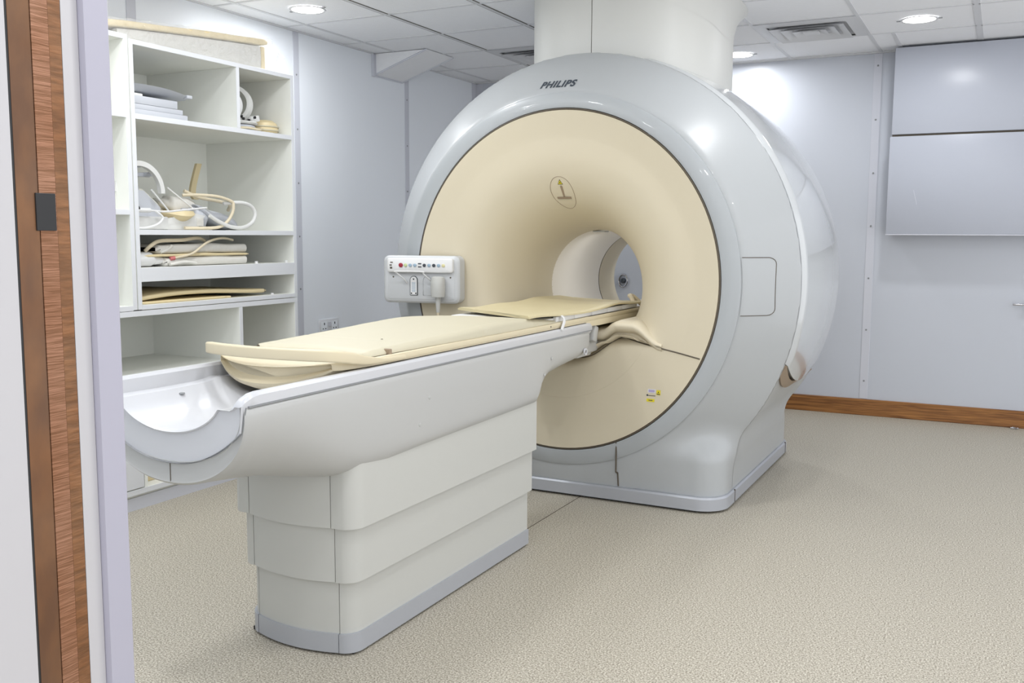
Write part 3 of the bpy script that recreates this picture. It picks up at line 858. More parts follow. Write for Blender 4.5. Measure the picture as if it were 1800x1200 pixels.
# ------------------------------------------------------------------ control panel on the scanner
def control_panel():
    x0, x1, z0, z1 = -2.845, -2.432, 0.938, 1.178
    t = thing('control_panel', ((x0 + x1) / 2, 4.2, z0), 'pale grey operator control panel on the left of the scanner face', 'control panel')
    y = 4.165
    def plate(x0, x1, z0, z1, ya, yb, r, b=0.008):
        o = rrect(x0, x1, z0, z1, r, 6); i = rrect(x0 + b, x1 - b, z0 + b, z1 - b, max(0.002, r - b * 0.6), 6)
        return MB().loft([[(a, yb, c) for a, c in o], [(a, ya + b, c) for a, c in o], [(a, ya + b * 0.3, c) for a, c in [((p[0] + q[0]) / 2, (p[1] + q[1]) / 2) for p, q in zip(o, i)]], [(a, ya, c) for a, c in i]], True, True, True)
    obj('housing', plate(x0, x1, z0, z1, y, 4.25, 0.03, 0.014), M['panelg'], t)
    obj('recess', plate(x0 + 0.028, x1 - 0.022, z0 + 0.018, z1 - 0.065, y - 0.002, y + 0.006, 0.012, 0.003), M['panelg'], t)
    c = plate(x0 + 0.033, x1 - 0.026, z1 - 0.084, z1 - 0.012, y - 0.026, y + 0.006, 0.012, 0.005)
    con = obj('console', c, M['strapw'], t)
    yb = y - 0.027
    cols = ['red', 'green', 'blue', 'blue', None, 'darkg', 'blue', 'darkg', 'blue', 'amber']
    for i, k in enumerate(cols):
        x = x0 + 0.110 + i * 0.0255; z = z1 - 0.047
        if k is None:
            for dz in (-0.008, 0.008): obj('button', MB().box(x - 0.009, x + 0.009, yb - 0.0015, yb + 0.002, z + dz - 0.003, z + dz + 0.003, 0.001, 1), M['darkg'], con)
            continue
        r = 0.011 if k == 'red' else 0.0085
        b = obj('button', MB().lathe([(r, 0.002), (r, -0.003), (r * 0.7, -0.0045)], (x, yb, z), 'y', 18), M[k], con)
    pr = MB().box(x0 + 0.052, x0 + 0.066, yb - 0.0004, yb + 0.001, z1 - 0.036, z1 - 0.031).box(x0 + 0.048, x0 + 0.060, yb - 0.0004, yb + 0.001, z1 - 0.050, z1 - 0.044).box(x0 + 0.050, x0 + 0.062, yb - 0.0004, yb + 0.001, z1 - 0.066, z1 - 0.056)
    obj('key_symbol', pr, M['seam'], con)
    w = smoothpath([(x0 + 0.135, y - 0.002, z0 + 0.10), (x0 + 0.125, y - 0.03, z0 + 0.125), (x0 + 0.098, y - 0.055, z0 + 0.155), (x0 + 0.10, y - 0.06, z0 + 0.162), (x0 + 0.235, y - 0.06, z0 + 0.162), (x0 + 0.243, y - 0.055, z0 + 0.152), (x0 + 0.262, y - 0.03, z0 + 0.125), (x0 + 0.275, y - 0.002, z0 + 0.105)], 5)
    obj('cable_hook', MB().tube(w, 0.0035, 8), M['strapw'], t)
    for sx in (x0 + 0.058, x1 - 0.045): obj('screw', MB().lathe([(0.005, 0.001), (0.004, -0.001)], (sx, y - 0.002, z1 - 0.108), 'y', 12), M['seam'], t)
    def arch(xc, zb, w, h2):
        return [(xc - w, zb), (xc + w, zb)] + [(xc + w * math.cos(a), zb + h2 - w + w * math.sin(a)) for a in np.linspace(0, PI, 13)]
    kp = obj('keypad', MB().prism(arch(x0 + 0.171, z0 + 0.040, 0.021, 0.098), 'y', y - 0.006, y), M['darkg'], t)
    obj('keypad_face', MB().prism(arch(x0 + 0.171, z0 + 0.043, 0.0175, 0.092), 'y', y - 0.0075, y - 0.005), M['strapw'], kp)
    pm = MB()
    for q in range(5): pm.box(x0 + 0.161, x0 + 0.181, y - 0.008, y - 0.007, z0 + 0.060 + q * 0.010, z0 + 0.064 + q * 0.010)
    obj('keypad_print', pm, M['blue'], kp)
    for a, b in ((0.159, 0.05), (0.183, 0.05), (0.171, 0.122)): obj('keypad_screw', MB().lathe([(0.004, 0), (0.004, -0.001)], (x0 + a, y - 0.0075, z0 + b), 'y', 10), M['black'], kp)
    obj('blank_cover', MB().tube([(x, y - 0.002, z) for x, z in arch(x0 + 0.243, z0 + 0.04, 0.022, 0.098)], 0.0012, 5, closed=True), M['seam2'], t)
    # handset hanging on the panel
    hs = thing('handset', (x0 + 0.313, y - 0.03, z0), 'grey cylindrical hand control hanging at the right of the control panel', 'handset')
    hx = x0 + 0.313
    obj('handset_body', MB().lathe([(0.02, 0.103), (0.031, 0.098), (0.036, 0.085), (0.037, 0.03), (0.034, 0.0)], (hx, y - 0.034, z0 + 0.036), 'z', 28), M['handset'], hs)
    obj('strain_relief', MB().lathe([(0.012, 0.05), (0.014, 0.05), (0.011, 0.0), (0.009, -0.03)], (hx, y - 0.034, z0 - 0.012), 'z', 16), M['handset'], hs)
    obj('cable', MB().tube(smoothpath([(hx, y - 0.034, z0 - 0.03), (hx, y - 0.034, z0 - 0.09), (hx + 0.01, y - 0.02, z0 - 0.2), (hx + 0.03, y, z0 - 0.34), (hx + 0.06, y + 0.04, z0 - 0.45)], 5), 0.006, 8), M['hosec'], hs)
    # the panel is turned a little towards the foot of the table
    piv = Vector(t.location); R = Matrix.Rotation(math.radians(11), 3, 'Z'); sh = Vector((0.002, -0.036, 0))
    obj('wall_bracket', MB().box(x0 + 0.05, x1 - 0.06, 4.24, 4.285, z0 + 0.05, z1 - 0.05, 0.006), M['panelg'], t)
    for q in (t, hs):
        q.location = piv + R @ (Vector(q.location) - piv) + sh
        q.rotation_euler = (0, 0, math.radians(11))
control_panel()

# ------------------------------------------------------------------ patient table
def table():
    root = thing('patient_table', (XC, 2.9, 0), 'long white patient table with stepped pedestal and open scooped end', 'scanner table')
    HW = 0.211
    def side_outline(o, sgn):   # plan outline of a side skirt piece
        p = [(XC + sgn * 0.05, 3.49), (XC + sgn * (HW + o), 3.49)]
        r, ea, sx = (0.06, 0.40, 0.1695) if sgn > 0 else (0.10, 0.35, 0.157)
        yc = 2.275 - o * 0.9 + r * math.sin(PI * ea) + 0.001 + (0 if sgn > 0 else 0.006)
        p += [(XC + sgn * (HW + o - r + r * math.cos(a)), yc - r * math.sin(a) * 1.0) for a in np.linspace(0, PI * ea, 9)]
        p += [(XC + sgn * sx, 2.275 - o * 0.9 + (0 if sgn > 0 else 0.006)), (XC + sgn * sx, 2.40), (XC + sgn * 0.05, 2.40)]
        return p
    def front_outline(o):
        p = []
        for u in np.linspace(-1, 1, 17):
            p.append((XC + 0.0061 + u * 0.1607, 2.278 - u * 0.003 - o * 0.9 - 0.028 * (1 - u * u)))
        return p + [(XC + 0.1668, 2.40), (XC - 0.1546, 2.40)]
    tiers = [(0.0, 0.064, 0.25, 3.49), (0.020, 0.236, 0.425, 3.49), (0.040, 0.41, 0.64, 3.49)]
    for o, z0, z1, ye in tiers:
        for sgn in (-1, 1): obj('skirt_panel', MB().prism(side_outline(o, sgn), 'z', z0, z1), M['skirt'], root, smooth=25)
        obj('end_panel', MB().prism(front_outline(o), 'z', z0, z1), M['skirt'], root, smooth=25)
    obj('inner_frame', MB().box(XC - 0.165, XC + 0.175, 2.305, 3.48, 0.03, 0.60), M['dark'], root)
    for sgn in (-1, 1): obj('plinth', MB().prism(side_outline(0.007, sgn), 'z', 0.008, 0.068), M['silver'], root, smooth=25)
    obj('plinth', MB().prism(front_outline(0.007), 'z', 0.008, 0.068), M['silver'], root, smooth=25)
    obj('floor_gasket', MB().box(XC - 0.20, XC + 0.20, 2.30, 3.47, 0, 0.012), M['black'], root)
    # housing loft
    def sec(y, W, D, n, top=0.853, k=40):
        s = []
        for i in range(k + 1):
            a = PI * i / k
            c, q = math.cos(a), math.sin(a)
            s.append((XC + W * abs(c) ** (2 / n) * (1 if c >= 0 else -1), y, top - 0.02 - (D - 0.02) * abs(q) ** (2 / n)))
        inn = []
        Di = D - 0.056 if y < 2.0 else 0.165
        if y > 3.5: Di = min(0.165, D - 0.015)
        Di = min(Di, D - 0.02)
        for i in range(k + 1):
            a = PI * (1 - i / k); c, q = math.cos(a), math.sin(a)
            inn.append((XC + (W - 0.014) * abs(c) ** (2 / n) * (1 if c >= 0 else -1), y, top - 0.02 - (Di - 0.02) * abs(q) ** (2 / n)))
        s = [(XC + W - 0.011, y, top), (XC + W - 0.005, y, top - 0.005), (XC + W - 0.001, y, top - 0.013)] + s + [(XC - W + 0.001, y, top - 0.013), (XC - W + 0.005, y, top - 0.005), (XC - W + 0.011, y, top), (XC - W + 0.014, y, top)] + inn + [(XC + W - 0.014, y, top)]
        return s
    H = [(1.787, 0.258, 0.212, 2.1), (1.785, 0.262, 0.217, 2.1), (1.792, 0.2665, 0.2235, 2.1), (1.83, 0.268, 0.226, 2.15), (1.90, 0.268, 0.232, 2.3), (2.0, 0.268, 0.240, 2.8),
         (2.1, 0.268, 0.262, 3.6), (2.2, 0.268, 0.282, 5), (2.3, 0.268, 0.288, 6.5), (2.42, 0.268, 0.280, 9), (2.6, 0.268, 0.262, 14.0), (3.47, 0.268, 0.252, 14.0), (3.495, 0.268, 0.240, 10), (3.52, 0.267, 0.215, 7), (3.56, 0.266, 0.190, 5.5),
         (3.62, 0.266, 0.170, 4.6), (3.75, 0.266, 0.155, 4.2), (3.90, 0.265, 0.143, 4.0), (3.99, 0.263, 0.132, 4.0), (4.030, 0.257, 0.120, 4.0), (4.038, 0.246, 0.108, 4.0)]
    hb = MB().loft([sec(*h) for h in H], True, True, True)
    ho = obj('housing', hb, M['house'], root, smooth=40)
    bv = BVHTree.FromPolygons(hb.v, hb.f)
    # centre joint of the scooped end
    obj('end_joint', MB().box(XC - 0.0009, XC + 0.0009, 1.7855, 1.80, 0.636, 0.686), M['seam'], ho)
    for y, z in ((2.64, 0.755), (2.58, 0.675), (3.60, 0.775), (3.53, 0.715)):
        obj('screw_cap', MB().lathe([(0.007, 0.0), (0.006, 0.002), (0.001, 0.003)], (XC + 0.2675, y, z), 'x', 14), M['house'], ho)
    pt = obj('port', MB().lathe([(0.016, -0.002), (0.016, 0.005), (0.009, 0.005), (0.009, -0.001)], (XC + 0.264, 3.965, 0.765), 'x', 20, cap=False), M['white'], ho)
    obj('port_core', MB().lathe([(0.009, 0.001), (0.001, 0.0012)], (XC + 0.264, 3.965, 0.765), 'x', 14), M['seam'], ho)
    # cradle: white channel with scooped open end
    def inner(y, dep, shelfz, w, rim):
        s = []
        for i in range(25):
            u = -1 + i / 12.0
            s.append((XC - u * w, y, dep + (shelfz - dep) * (1 - math.sqrt(max(0, 1 - (u * 0.93) ** 2))) / (1 - math.sqrt(1 - 0.93 ** 2))))
        return s
    def cs(y, rim, dep, shelfz, w, obot, ow, ins=0.0):
        hw = 0.263 - ins
        if y < 1.81: hw = 0.260 - ins
        out = [(XC + hw, y, max(rim - 0.008, 0.8585)), (XC + hw, y, 0.858)]
        n = 28
        for i in range(n + 1):
            u = 1 - 2 * i / n
            zz = obot + (0.100) * (abs(u) ** 2.2)
            out.append((XC + u * ow, y, zz))
        out += [(XC - hw, y, 0.858), (XC - hw, y, max(rim - 0.008, 0.8585)), (XC - hw + 0.006, y, rim), (XC - hw + 0.022, y, rim), (XC - hw + 0.030, y, rim - 0.008), (XC - hw + 0.034, y, shelfz + 0.002), (XC - hw + 0.038, y, shelfz)]
        inn = inner(y, dep, shelfz, w, rim)
        out += inn[::-1]
        out += [(XC + hw - 0.038, y, shelfz), (XC + hw - 0.034, y, shelfz + 0.002), (XC + hw - 0.030, y, rim - 0.008), (XC + hw - 0.022, y, rim), (XC + hw - 0.006, y, rim)]
        return out
    secs = []
    for y, rim, dep, sh, w in ((1.786, 0.853, 0.776, 0.846, 0.175), (1.779, 0.856, 0.772, 0.845, 0.178), (1.781, 0.862, 0.768, 0.845, 0.18), (1.790, 0.875, 0.766, 0.845, 0.18), (1.815, 0.886, 0.765, 0.844, 0.18), (1.84, 0.889, 0.765, 0.844, 0.18), (1.95, 0.889, 0.765, 0.842, 0.185), (2.10, 0.889, 0.768, 0.842, 0.19),
                               (2.15, 0.889, 0.785, 0.846, 0.19), (2.175, 0.889, 0.800, 0.85, 0.19), (2.20, 0.889, 0.800, 0.85, 0.19), (2.22, 0.889, 0.782, 0.845, 0.19), (2.30, 0.889, 0.775, 0.84, 0.19), (4.02, 0.889, 0.775, 0.84, 0.19), (4.045, 0.886, 0.775, 0.84, 0.19), (4.055, 0.880, 0.78, 0.84, 0.19)):
        secs.append(cs(y, rim, dep, sh, w, 0.690 if y < 1.81 else 0.74, 0.250, 0.0 if y > 1.783 and y < 4.04 else 0.003))
    cr = obj('cradle', MB().loft(secs, True, True, True), M['white'], root, smooth=35)
    obj('cradle_joint', MB().box(XC + 0.260, XC + 0.2642, 1.80, 4.04, 0.8535, 0.857), M['seam2'], cr)
    ap = [(XC + 0.266, 0.856)] + [(XC + u * 0.249, 0.688 + 0.1 * abs(u) ** 2.2) for u in np.linspace(1, -1, 40)] + [(XC - 0.266, 0.856)]
    obj('scoop_joint', MB().tube([(x, 1.787, z) for x, z in ap], 0.0018, 6), M['seam2'], cr)
    for sx in (-2.165, ): obj('cradle_stud', MB().lathe([(0.01, 0), (0.008, 0.003), (0.001, 0.004)], (-2.09, 2.0, 0.826), 'z', 14), M['seam2'], cr)
    # docking bracket to the scanner
    obj('dock_bracket', MB().box(XC + 0.13, XC + 0.215, 4.03, 4.25, 0.735, 0.80, 0.015).box(XC - 0.215, XC - 0.13, 4.03, 4.25, 0.735, 0.80, 0.015).box(XC - 0.2, XC + 0.2, 4.03, 4.2, 0.72, 0.745, 0.01), M['house'], root)
    obj('dock_latch', MB().box(XC + 0.205, XC + 0.245, 4.12, 4.17, 0.79, 0.868, 0.01, rot=Matrix.Rotation(math.radians(-18), 4, 'X')), M['house'], root)
    obj('dock_latch', MB().box(XC + 0.20, XC + 0.232, 4.07, 4.10, 0.835, 0.865, 0.006), M['house'], root)
table()

def tabletop():
    root = thing('table_top', (XC, 3.4, 0.86), 'cream sliding patient board with a foot-end loop handle, on the table and in the bore', 'patient board')
    def sec(y, W, zt, zb, D, k=24):
        f = max(0.0, (2.42 - y) / 0.25); f = min(1.0, f)
        def P(u, z): return (XC + u * W, y - 0.085 * f * (1 - u * u), z)
        s = [P(1, zb), P(1, zt - 0.004)]
        for i in range(k + 1):
            u = 0.985 - 1.97 * i / k
            s.append(P(u, zt - 0.012 * f * (1 - u * u)))
        s += [P(-1, zt - 0.004), P(-1, zb)]
        for i in range(k + 1):
            u = -1 + 2 * i / k
            s.append(P(u * (1 - 0.1 * (1 - f)), zb - D * (1 - abs(u) ** 2.2)))
        return s
    L = [(2.215, 0.205, 0.906, 0.900, 0.030), (2.200, 0.212, 0.913, 0.896, 0.044), (2.205, 0.218, 0.916, 0.893, 0.054), (2.23, 0.226, 0.916, 0.892, 0.066), (2.30, 0.236, 0.914, 0.891, 0.080), (2.40, 0.247, 0.913, 0.892, 0.086),
         (4.0, 0.250, 0.914, 0.892, 0.088), (4.06, 0.250, 0.916, 0.872, 0.03), (4.15, 0.250, 0.916, 0.868, 0.02), (4.80, 0.248, 0.916, 0.868, 0.02)]
    obj('board', MB().loft([sec(*l) for l in L], True, True, True), M['cream'], root, smooth=45)
    # foot-end loop handle: flat bar
    half = [(0.246, 2.52, 0.902), (0.249, 2.40, 0.905), (0.252, 2.31, 0.914), (0.249, 2.23, 0.930), (0.228, 2.172, 0.940), (0.17, 2.140, 0.943), (0.09, 2.122, 0.944)]
    path = smoothpath([(XC + a, b, c) for a, b, c in half] + [(XC, 2.116, 0.944)] + [(XC - a, b, c) for a, b, c in half[::-1]], 8)
    secs = []
    for i, p in enumerate(path):
        t = (path[min(i + 1, len(path) - 1)] - path[max(i - 1, 0)]).normalized()
        nrm = Vector((-t.y, t.x, 0)).normalized()
        front = max(0, min(1, (2.40 - p.y) / 0.16))
        hh = 0.008 + 0.009 * front; w = 0.010 + 0.003 * front
        o = rrect(-w, w, -hh, hh, 0.006, 3)
        secs.append([p + nrm * a + Vector((0, 0, b)) for a, b in o])
    obj('loop_handle', MB().loft(secs, True, True, True), M['cream'], root, smooth=50)
    for sgn in (-1, 1):
        obj('side_rail', MB().box(XC + sgn * 0.243 - 0.009, XC + sgn * 0.243 + 0.009, 2.36, 4.80, 0.896, 0.916, 0.004), M['cream'], root)
    obj('board_screw', MB().lathe([(0.004, 0), (0.003, 0.0015)], (XC + 0.252, 3.62, 0.905), 'x', 10), M['seam'], root)
    obj('rail_notch', MB().box(XC + 0.215, XC + 0.240, 2.455, 2.467, 0.914, 0.932, 0.002, 1), M['brown'], root)
tabletop()

def padgrid(outline_w, ys, ztop, zbot, edge=0.010, nu=36):
    secs = []
    N = len(ys)
    for y in ys:
        wl, wr = outline_w(y)
        s = []
        for i in range(nu + 1):
            u = i / nu
            x = XC - wl + (wl + wr) * u
            e = min(u, 1 - u) * (wl + wr)
            r = edge - edge * math.sqrt(max(0, 1 - (1 - min(1, e / edge)) ** 2))
            s.append((x, y(0) if callable(y) else y, ztop(x - XC, y) - r))
        for i in range(nu, -1, -1):
            u = i / nu
            x = XC - wl + (wl + wr) * u
            s.append((x, y, zbot(x - XC, y)))
        secs.append(s)
    return secs

def mattress():
    t = thing('mattress', (XC, 3.0, 0.915), 'long cream patient mattress lying on the foot half of the table', 'mattress')
    def ww(y):
        v = (y - 2.36)
        w = 0.232 + 0.012 * min(1, max(0, (y - 2.5) / 0.5))
        w -= 0.018 * max(0, 1 - v / 0.02) ** 2
        if 2.45 < y < 2.475: w -= 0.006
        if 3.05 < y < 3.07: w -= 0.004
        return w, w
    def zt(x, y):
        z = 0.930 + 0.016 * min(1, max(0, (y - 2.36) / 0.6)) + 0.008 * (1 - (x / 0.24) ** 2)
        z += 0.008 * math.exp(-((y - 3.22) / 0.22) ** 2) - 0.022 * min(1, max(0, (y - 3.36) / 0.22)) ** 1.3
        z -= 0.0015 * math.exp(-((y - 2.62 - 0.35 * x * x * 4 + 0.06) / 0.008) ** 2)
        z -= 0.010 * max(0, 1 - (y - 2.36) / 0.02) ** 2
        return z
    ys = [2.36, 2.364, 2.37, 2.38] + list(np.linspace(2.39, 3.70, 100)) 
    def curve_end(secs):
        # far end is cut on a curve: right side runs further than the left
        out = []
        for s in secs:
            out.append([(x, y + (max(0, (y - 2.9) / 0.8) ** 2) * (0.16 * ((x - XC) / 0.24)), z) for x, y, z in s])
        return out
    obj('pad', MB().loft(curve_end(padgrid(ww, ys, zt, lambda x, y: 0.9165, 0.013)), True, True, True), M['pad'], t, smooth=45)
    obj('grommet', MB().lathe([(0.004, 0.0), (0.003, 0.0016)], (XC + 0.13, 2.57, 0.9455), 'z', 12), M['seam'], t)
    obj('grommet', MB().lathe([(0.006, 0.0), (0.005, -0.002)], (XC - 0.205, 2.36, 0.926), 'y', 12), M['seam'], t)
mattress()

def coil_pad():
    t = thing('coil_cushion', (XC, 4.2, 0.93), 'thin yellowish cream cushion on the head half of the board, running into the bore', 'cushion')
    def ww(y):
        return 0.238, 0.250
    def zt(x, y):
        u = x / 0.238
        z = 0.953 + 0.010 * u * u - 0.005 + 0.010 * math.exp(-((y - 3.58) / 0.15) ** 2)
        z += 0.014 * math.exp(-((y - 4.45) / 0.16) ** 2) * (0.4 + 0.6 * (u < 0) * abs(u))
        z += 0.004 * math.sin(y * 9) * u - 0.006 * max(0, u)
        z -= 0.002 * math.exp(-((abs(u) - 0.62) / 0.03) ** 2)
        return z
    ys = list(np.linspace(3.56, 4.76, 70))
    def curve(secs):
        out = []
        for s in secs:
            o = []
            for x, y, z in s:
                u = (x - XC) / 0.238; v = max(0, (4.2 - y) / 0.64)
                yy = y - v ** 1.5 * (0.13 * u - 0.05 * (1 - u * u)) - v * v * 0.06 * max(0, u) * 0
                o.append((x * 1.0, yy, z))
            out.append(o)
        return out
    obj('pad', MB().loft(curve(padgrid(ww, ys, zt, lambda x, y: zt(x, y) - 0.013, 0.006)), True, True, True), M['pad2'], t, smooth=45)
    c = thing('spine_coil', (XC, 4.2, 0.915), 'flat white coil board sandwiched under the yellowish cushion', 'coil')
    obj('coil_plate', MB().box(XC - 0.235, XC + 0.226, 3.62, 4.74, 0.9165, 0.934, 0.005), M['strapw'], c)
    for y in np.linspace(3.80, 4.60, 5):
        obj('coil_segment', MB().box(XC + 0.222, XC + 0.240, y - 0.0985, y + 0.0985, 0.917, 0.940, 0.004), M['strapw'], c)
    for sgn in (1, ):
        obj('end_arch', MB().tube(smoothpath([(XC + 0.225, 4.72, 0.922), (XC + 0.200, 4.735, 0.965), (XC + 0.185, 4.75, 0.972), (XC + 0.20, 4.77, 0.965), (XC + 0.235, 4.80, 0.925)], 5), 0.012, 8), M['hosec'], c)
    s = obj('retaining_strap', MB().tube(smoothpath([(XC + 0.20, 3.735, 0.943), (XC + 0.246, 3.735, 0.943), (XC + 0.262, 3.735, 0.925), (XC + 0.262, 3.72, 0.900), (XC + 0.265, 3.70, 0.884)], 5), 0.009, 8, flat=0.5), M['strapw'], c)
coil_pad()

# white bridge at the back of the bore
b = thing('rear_bridge', (XC, 5.9, 0.0), 'white rear support seen low through the far end of the bore', 'support')
obj('deck', MB().box(XC - 0.23, XC + 0.23, 4.85, 6.2, 0.80, 0.862, 0.01), M['strapw'], b)
obj('post', MB().box(XC - 0.06, XC + 0.06, 6.02, 6.14, 0.0, 0.81, 0.01), M['strapw'], b)

# ------------------------------------------------------------------ shelving
XF, XBK = -3.53, -4.17
def board(mb, y0, y1, z0, z1): return mb.box(XBK, XF, y0, y1, z0, z1, 0.001, 1)
def shelving():
    t = thing('shelving_unit', ((XF + XBK) / 2, 3.68, 0), 'wide white open shelving unit against the left wall', 'shelving unit')
    Y0, Y1 = 3.135, 4.252
    e = 0.022
    def bd(name, y0, y1, z0, z1): return obj(name, board(MB(), y0, y1, z0, z1), M['shelf'], t)
    def lip(name, y0, y1, z0, z1): return obj(name, MB().box(XF, XF + 0.003, y0, y1, z0, z1, 0.0008, 1), M['shelfe'], t)
    # upper cabinet
    bd('side_panel', Y0, Y0 + e, 0.935, 2.15); bd('side_panel', Y1 - e, Y1, 0.935, 2.15)
    bd('top_board', Y0 + e, Y1 - e, 2.128, 2.15); bd('bottom_board', Y0 + e, Y1 - e, 0.932, 0.955)
    obj('back_panel', MB().box(XBK, XBK + 0.01, Y0, Y1, 0.1, 2.14), M['shelf'], t)
    for z0, z1 in ((1.80, 1.824), (1.278, 1.302), (1.105, 1.127), (1.062, 1.088)):
        bd('shelf_board', Y0 + e, Y1 - e, z0, z1)
    bd('divider', 3.81, 3.832, 1.824, 2.128)
    for y0, y1, z0, z1 in ((Y0, Y0 + e, 0.935, 2.15), (Y1 - e, Y1, 0.935, 2.15), (Y0 + e, Y1 - e, 2.128, 2.15), (Y0 + e, Y1 - e, 0.934, 0.955), (Y0 + e, Y1 - e, 1.80, 1.824), (Y0 + e, Y1 - e, 1.278, 1.302),
                           (Y0 + e, Y1 - e, 1.062, 1.127), (3.81, 3.832, 1.824, 2.128)): lip('edge_strip', y0, y1, z0, z1)
    for y in (3.96, 4.20): obj('shelf_peg', MB().lathe([(0.009, 0), (0.009, 0.012), (0.004, 0.013)], (XF - 0.03, y, 1.127), 'z', 12), M['strapw'], t)
    obj('shelf_peg', MB().lathe([(0.009, 0), (0.009, 0.008), (0.004, 0.009)], (XF - 0.03, 4.08, 0.955), 'z', 12), M['strapw'], t)
    # lower cabinet
    bd('side_panel', Y1 - e, Y1, 0.0, 0.930)
    bd('top_board', 2.2, Y1 - e, 0.905, 0.929); bd('divider', 3.79, 3.812, 0.09, 0.905)
    bd('bottom_board', 2.2, Y1 - e, 0.075, 0.10); bd('shelf_board', 2.2, Y1 - e, 0.66, 0.682) if False else None
    bd('mid_board', 2.2, 3.79, 0.60, 0.624)
    obj('plinth', MB().box(XF - 0.04, XF - 0.02, 2.2, Y1, 0, 0.075), M['shelf'], t)
    lip('edge_strip', 2.2, Y1, 0.905, 0.930); lip('edge_strip', Y1 - e, Y1, 0.0, 0.905); lip('edge_strip', 2.2, Y1 - e, 0.075, 0.10); lip('edge_strip', 3.79, 3.812, 0.1, 0.905)
    obj('plinth_strip', MB().box(XF - 0.02, XF - 0.012, 2.2, Y1 - 0.03, 0, 0.06), M['strip'], t)
    obj('cupboard_door', MB().box(XF - 0.012, XF + 0.004, 2.6, 3.128, 0.105, 0.598, 0.002, 1), M['shelfe'], t)
    obj('upright', MB().box(XBK, XF, 3.134, 3.152, 0.1, 0.6), M['shelf'], t)
    # neighbouring left bay
    t2 = thing('shelving_bay', ((XF + XBK) / 2, 2.8, 0), 'narrow white shelving bay at the far left beside the door frame', 'shelving unit')
    ya, yb = 2.25, 3.128
    def b2(name, y0, y1, z0, z1): return obj(name, board(MB(), y0, y1, z0, z1), M['shelf'], t2)
    b2('side_panel', ya, ya + e, 0.935, 2.165); b2('side_panel', yb - e, yb, 0.935, 2.165)
    b2('top_board', ya + e, yb - e, 2.143, 2.165)
    for z in (1.80, 1.368, 0.932): b2('shelf_board', ya + e, yb - e, z, z + 0.023)
    obj('back_panel', MB().box(XBK, XBK + 0.01, ya, yb, 0.94, 2.15), M['shelf'], t2)
    for y0, y1, z0, z1 in ((yb - e, yb, 0.935, 2.165), (ya + e, yb - e, 2.143, 2.165), (ya + e, yb - e, 1.80, 1.823), (ya + e, yb - e, 1.368, 1.391), (ya + e, yb - e, 0.932, 0.955)):
        obj('edge_strip', MB().box(XF, XF + 0.003, y0, y1, z0, z1, 0.0008, 1), M['shelfe'], t2)
shelving()

def wavy(y0, y1, x0, x1, z0, z1, amp=0.004, nx=10, ny=40, sag=None, seed=0, edge=0.012):
    """soft slab, long in y"""
    rnd = random.Random(seed); ph = [rnd.uniform(0, 6) for _ in range(6)]
    secs = []
    for i in range(ny + 1):
        v = i / ny; y = y0 + (y1 - y0) * v; s = []
        dz = sag(v) if sag else 0
        er = edge * (1 - math.sqrt(max(0, 1 - (1 - min(1, min(v, 1 - v) * (y1 - y0) / edge)) ** 2)))
        def jz(u): return amp * math.sin(7 * v + ph[0] + 3 * u) + amp * 0.6 * math.sin(17 * v + ph[1] + 5 * u)
        hz = (z1 - z0) / 2; mid = (z0 + z1) / 2 + dz
        prof = rrect(x0 + er, x1 - er, -hz + er * 0.8, hz - er * 0.8, min(edge, hz * 0.9), 3)
        s = [(x, y, mid + zz + jz((x - x0) / (x1 - x0)) * (1 if zz > 0 else 0.15)) for x, zz in prof]
        secs.append(s)
    return MB().loft(secs, True, True, True)

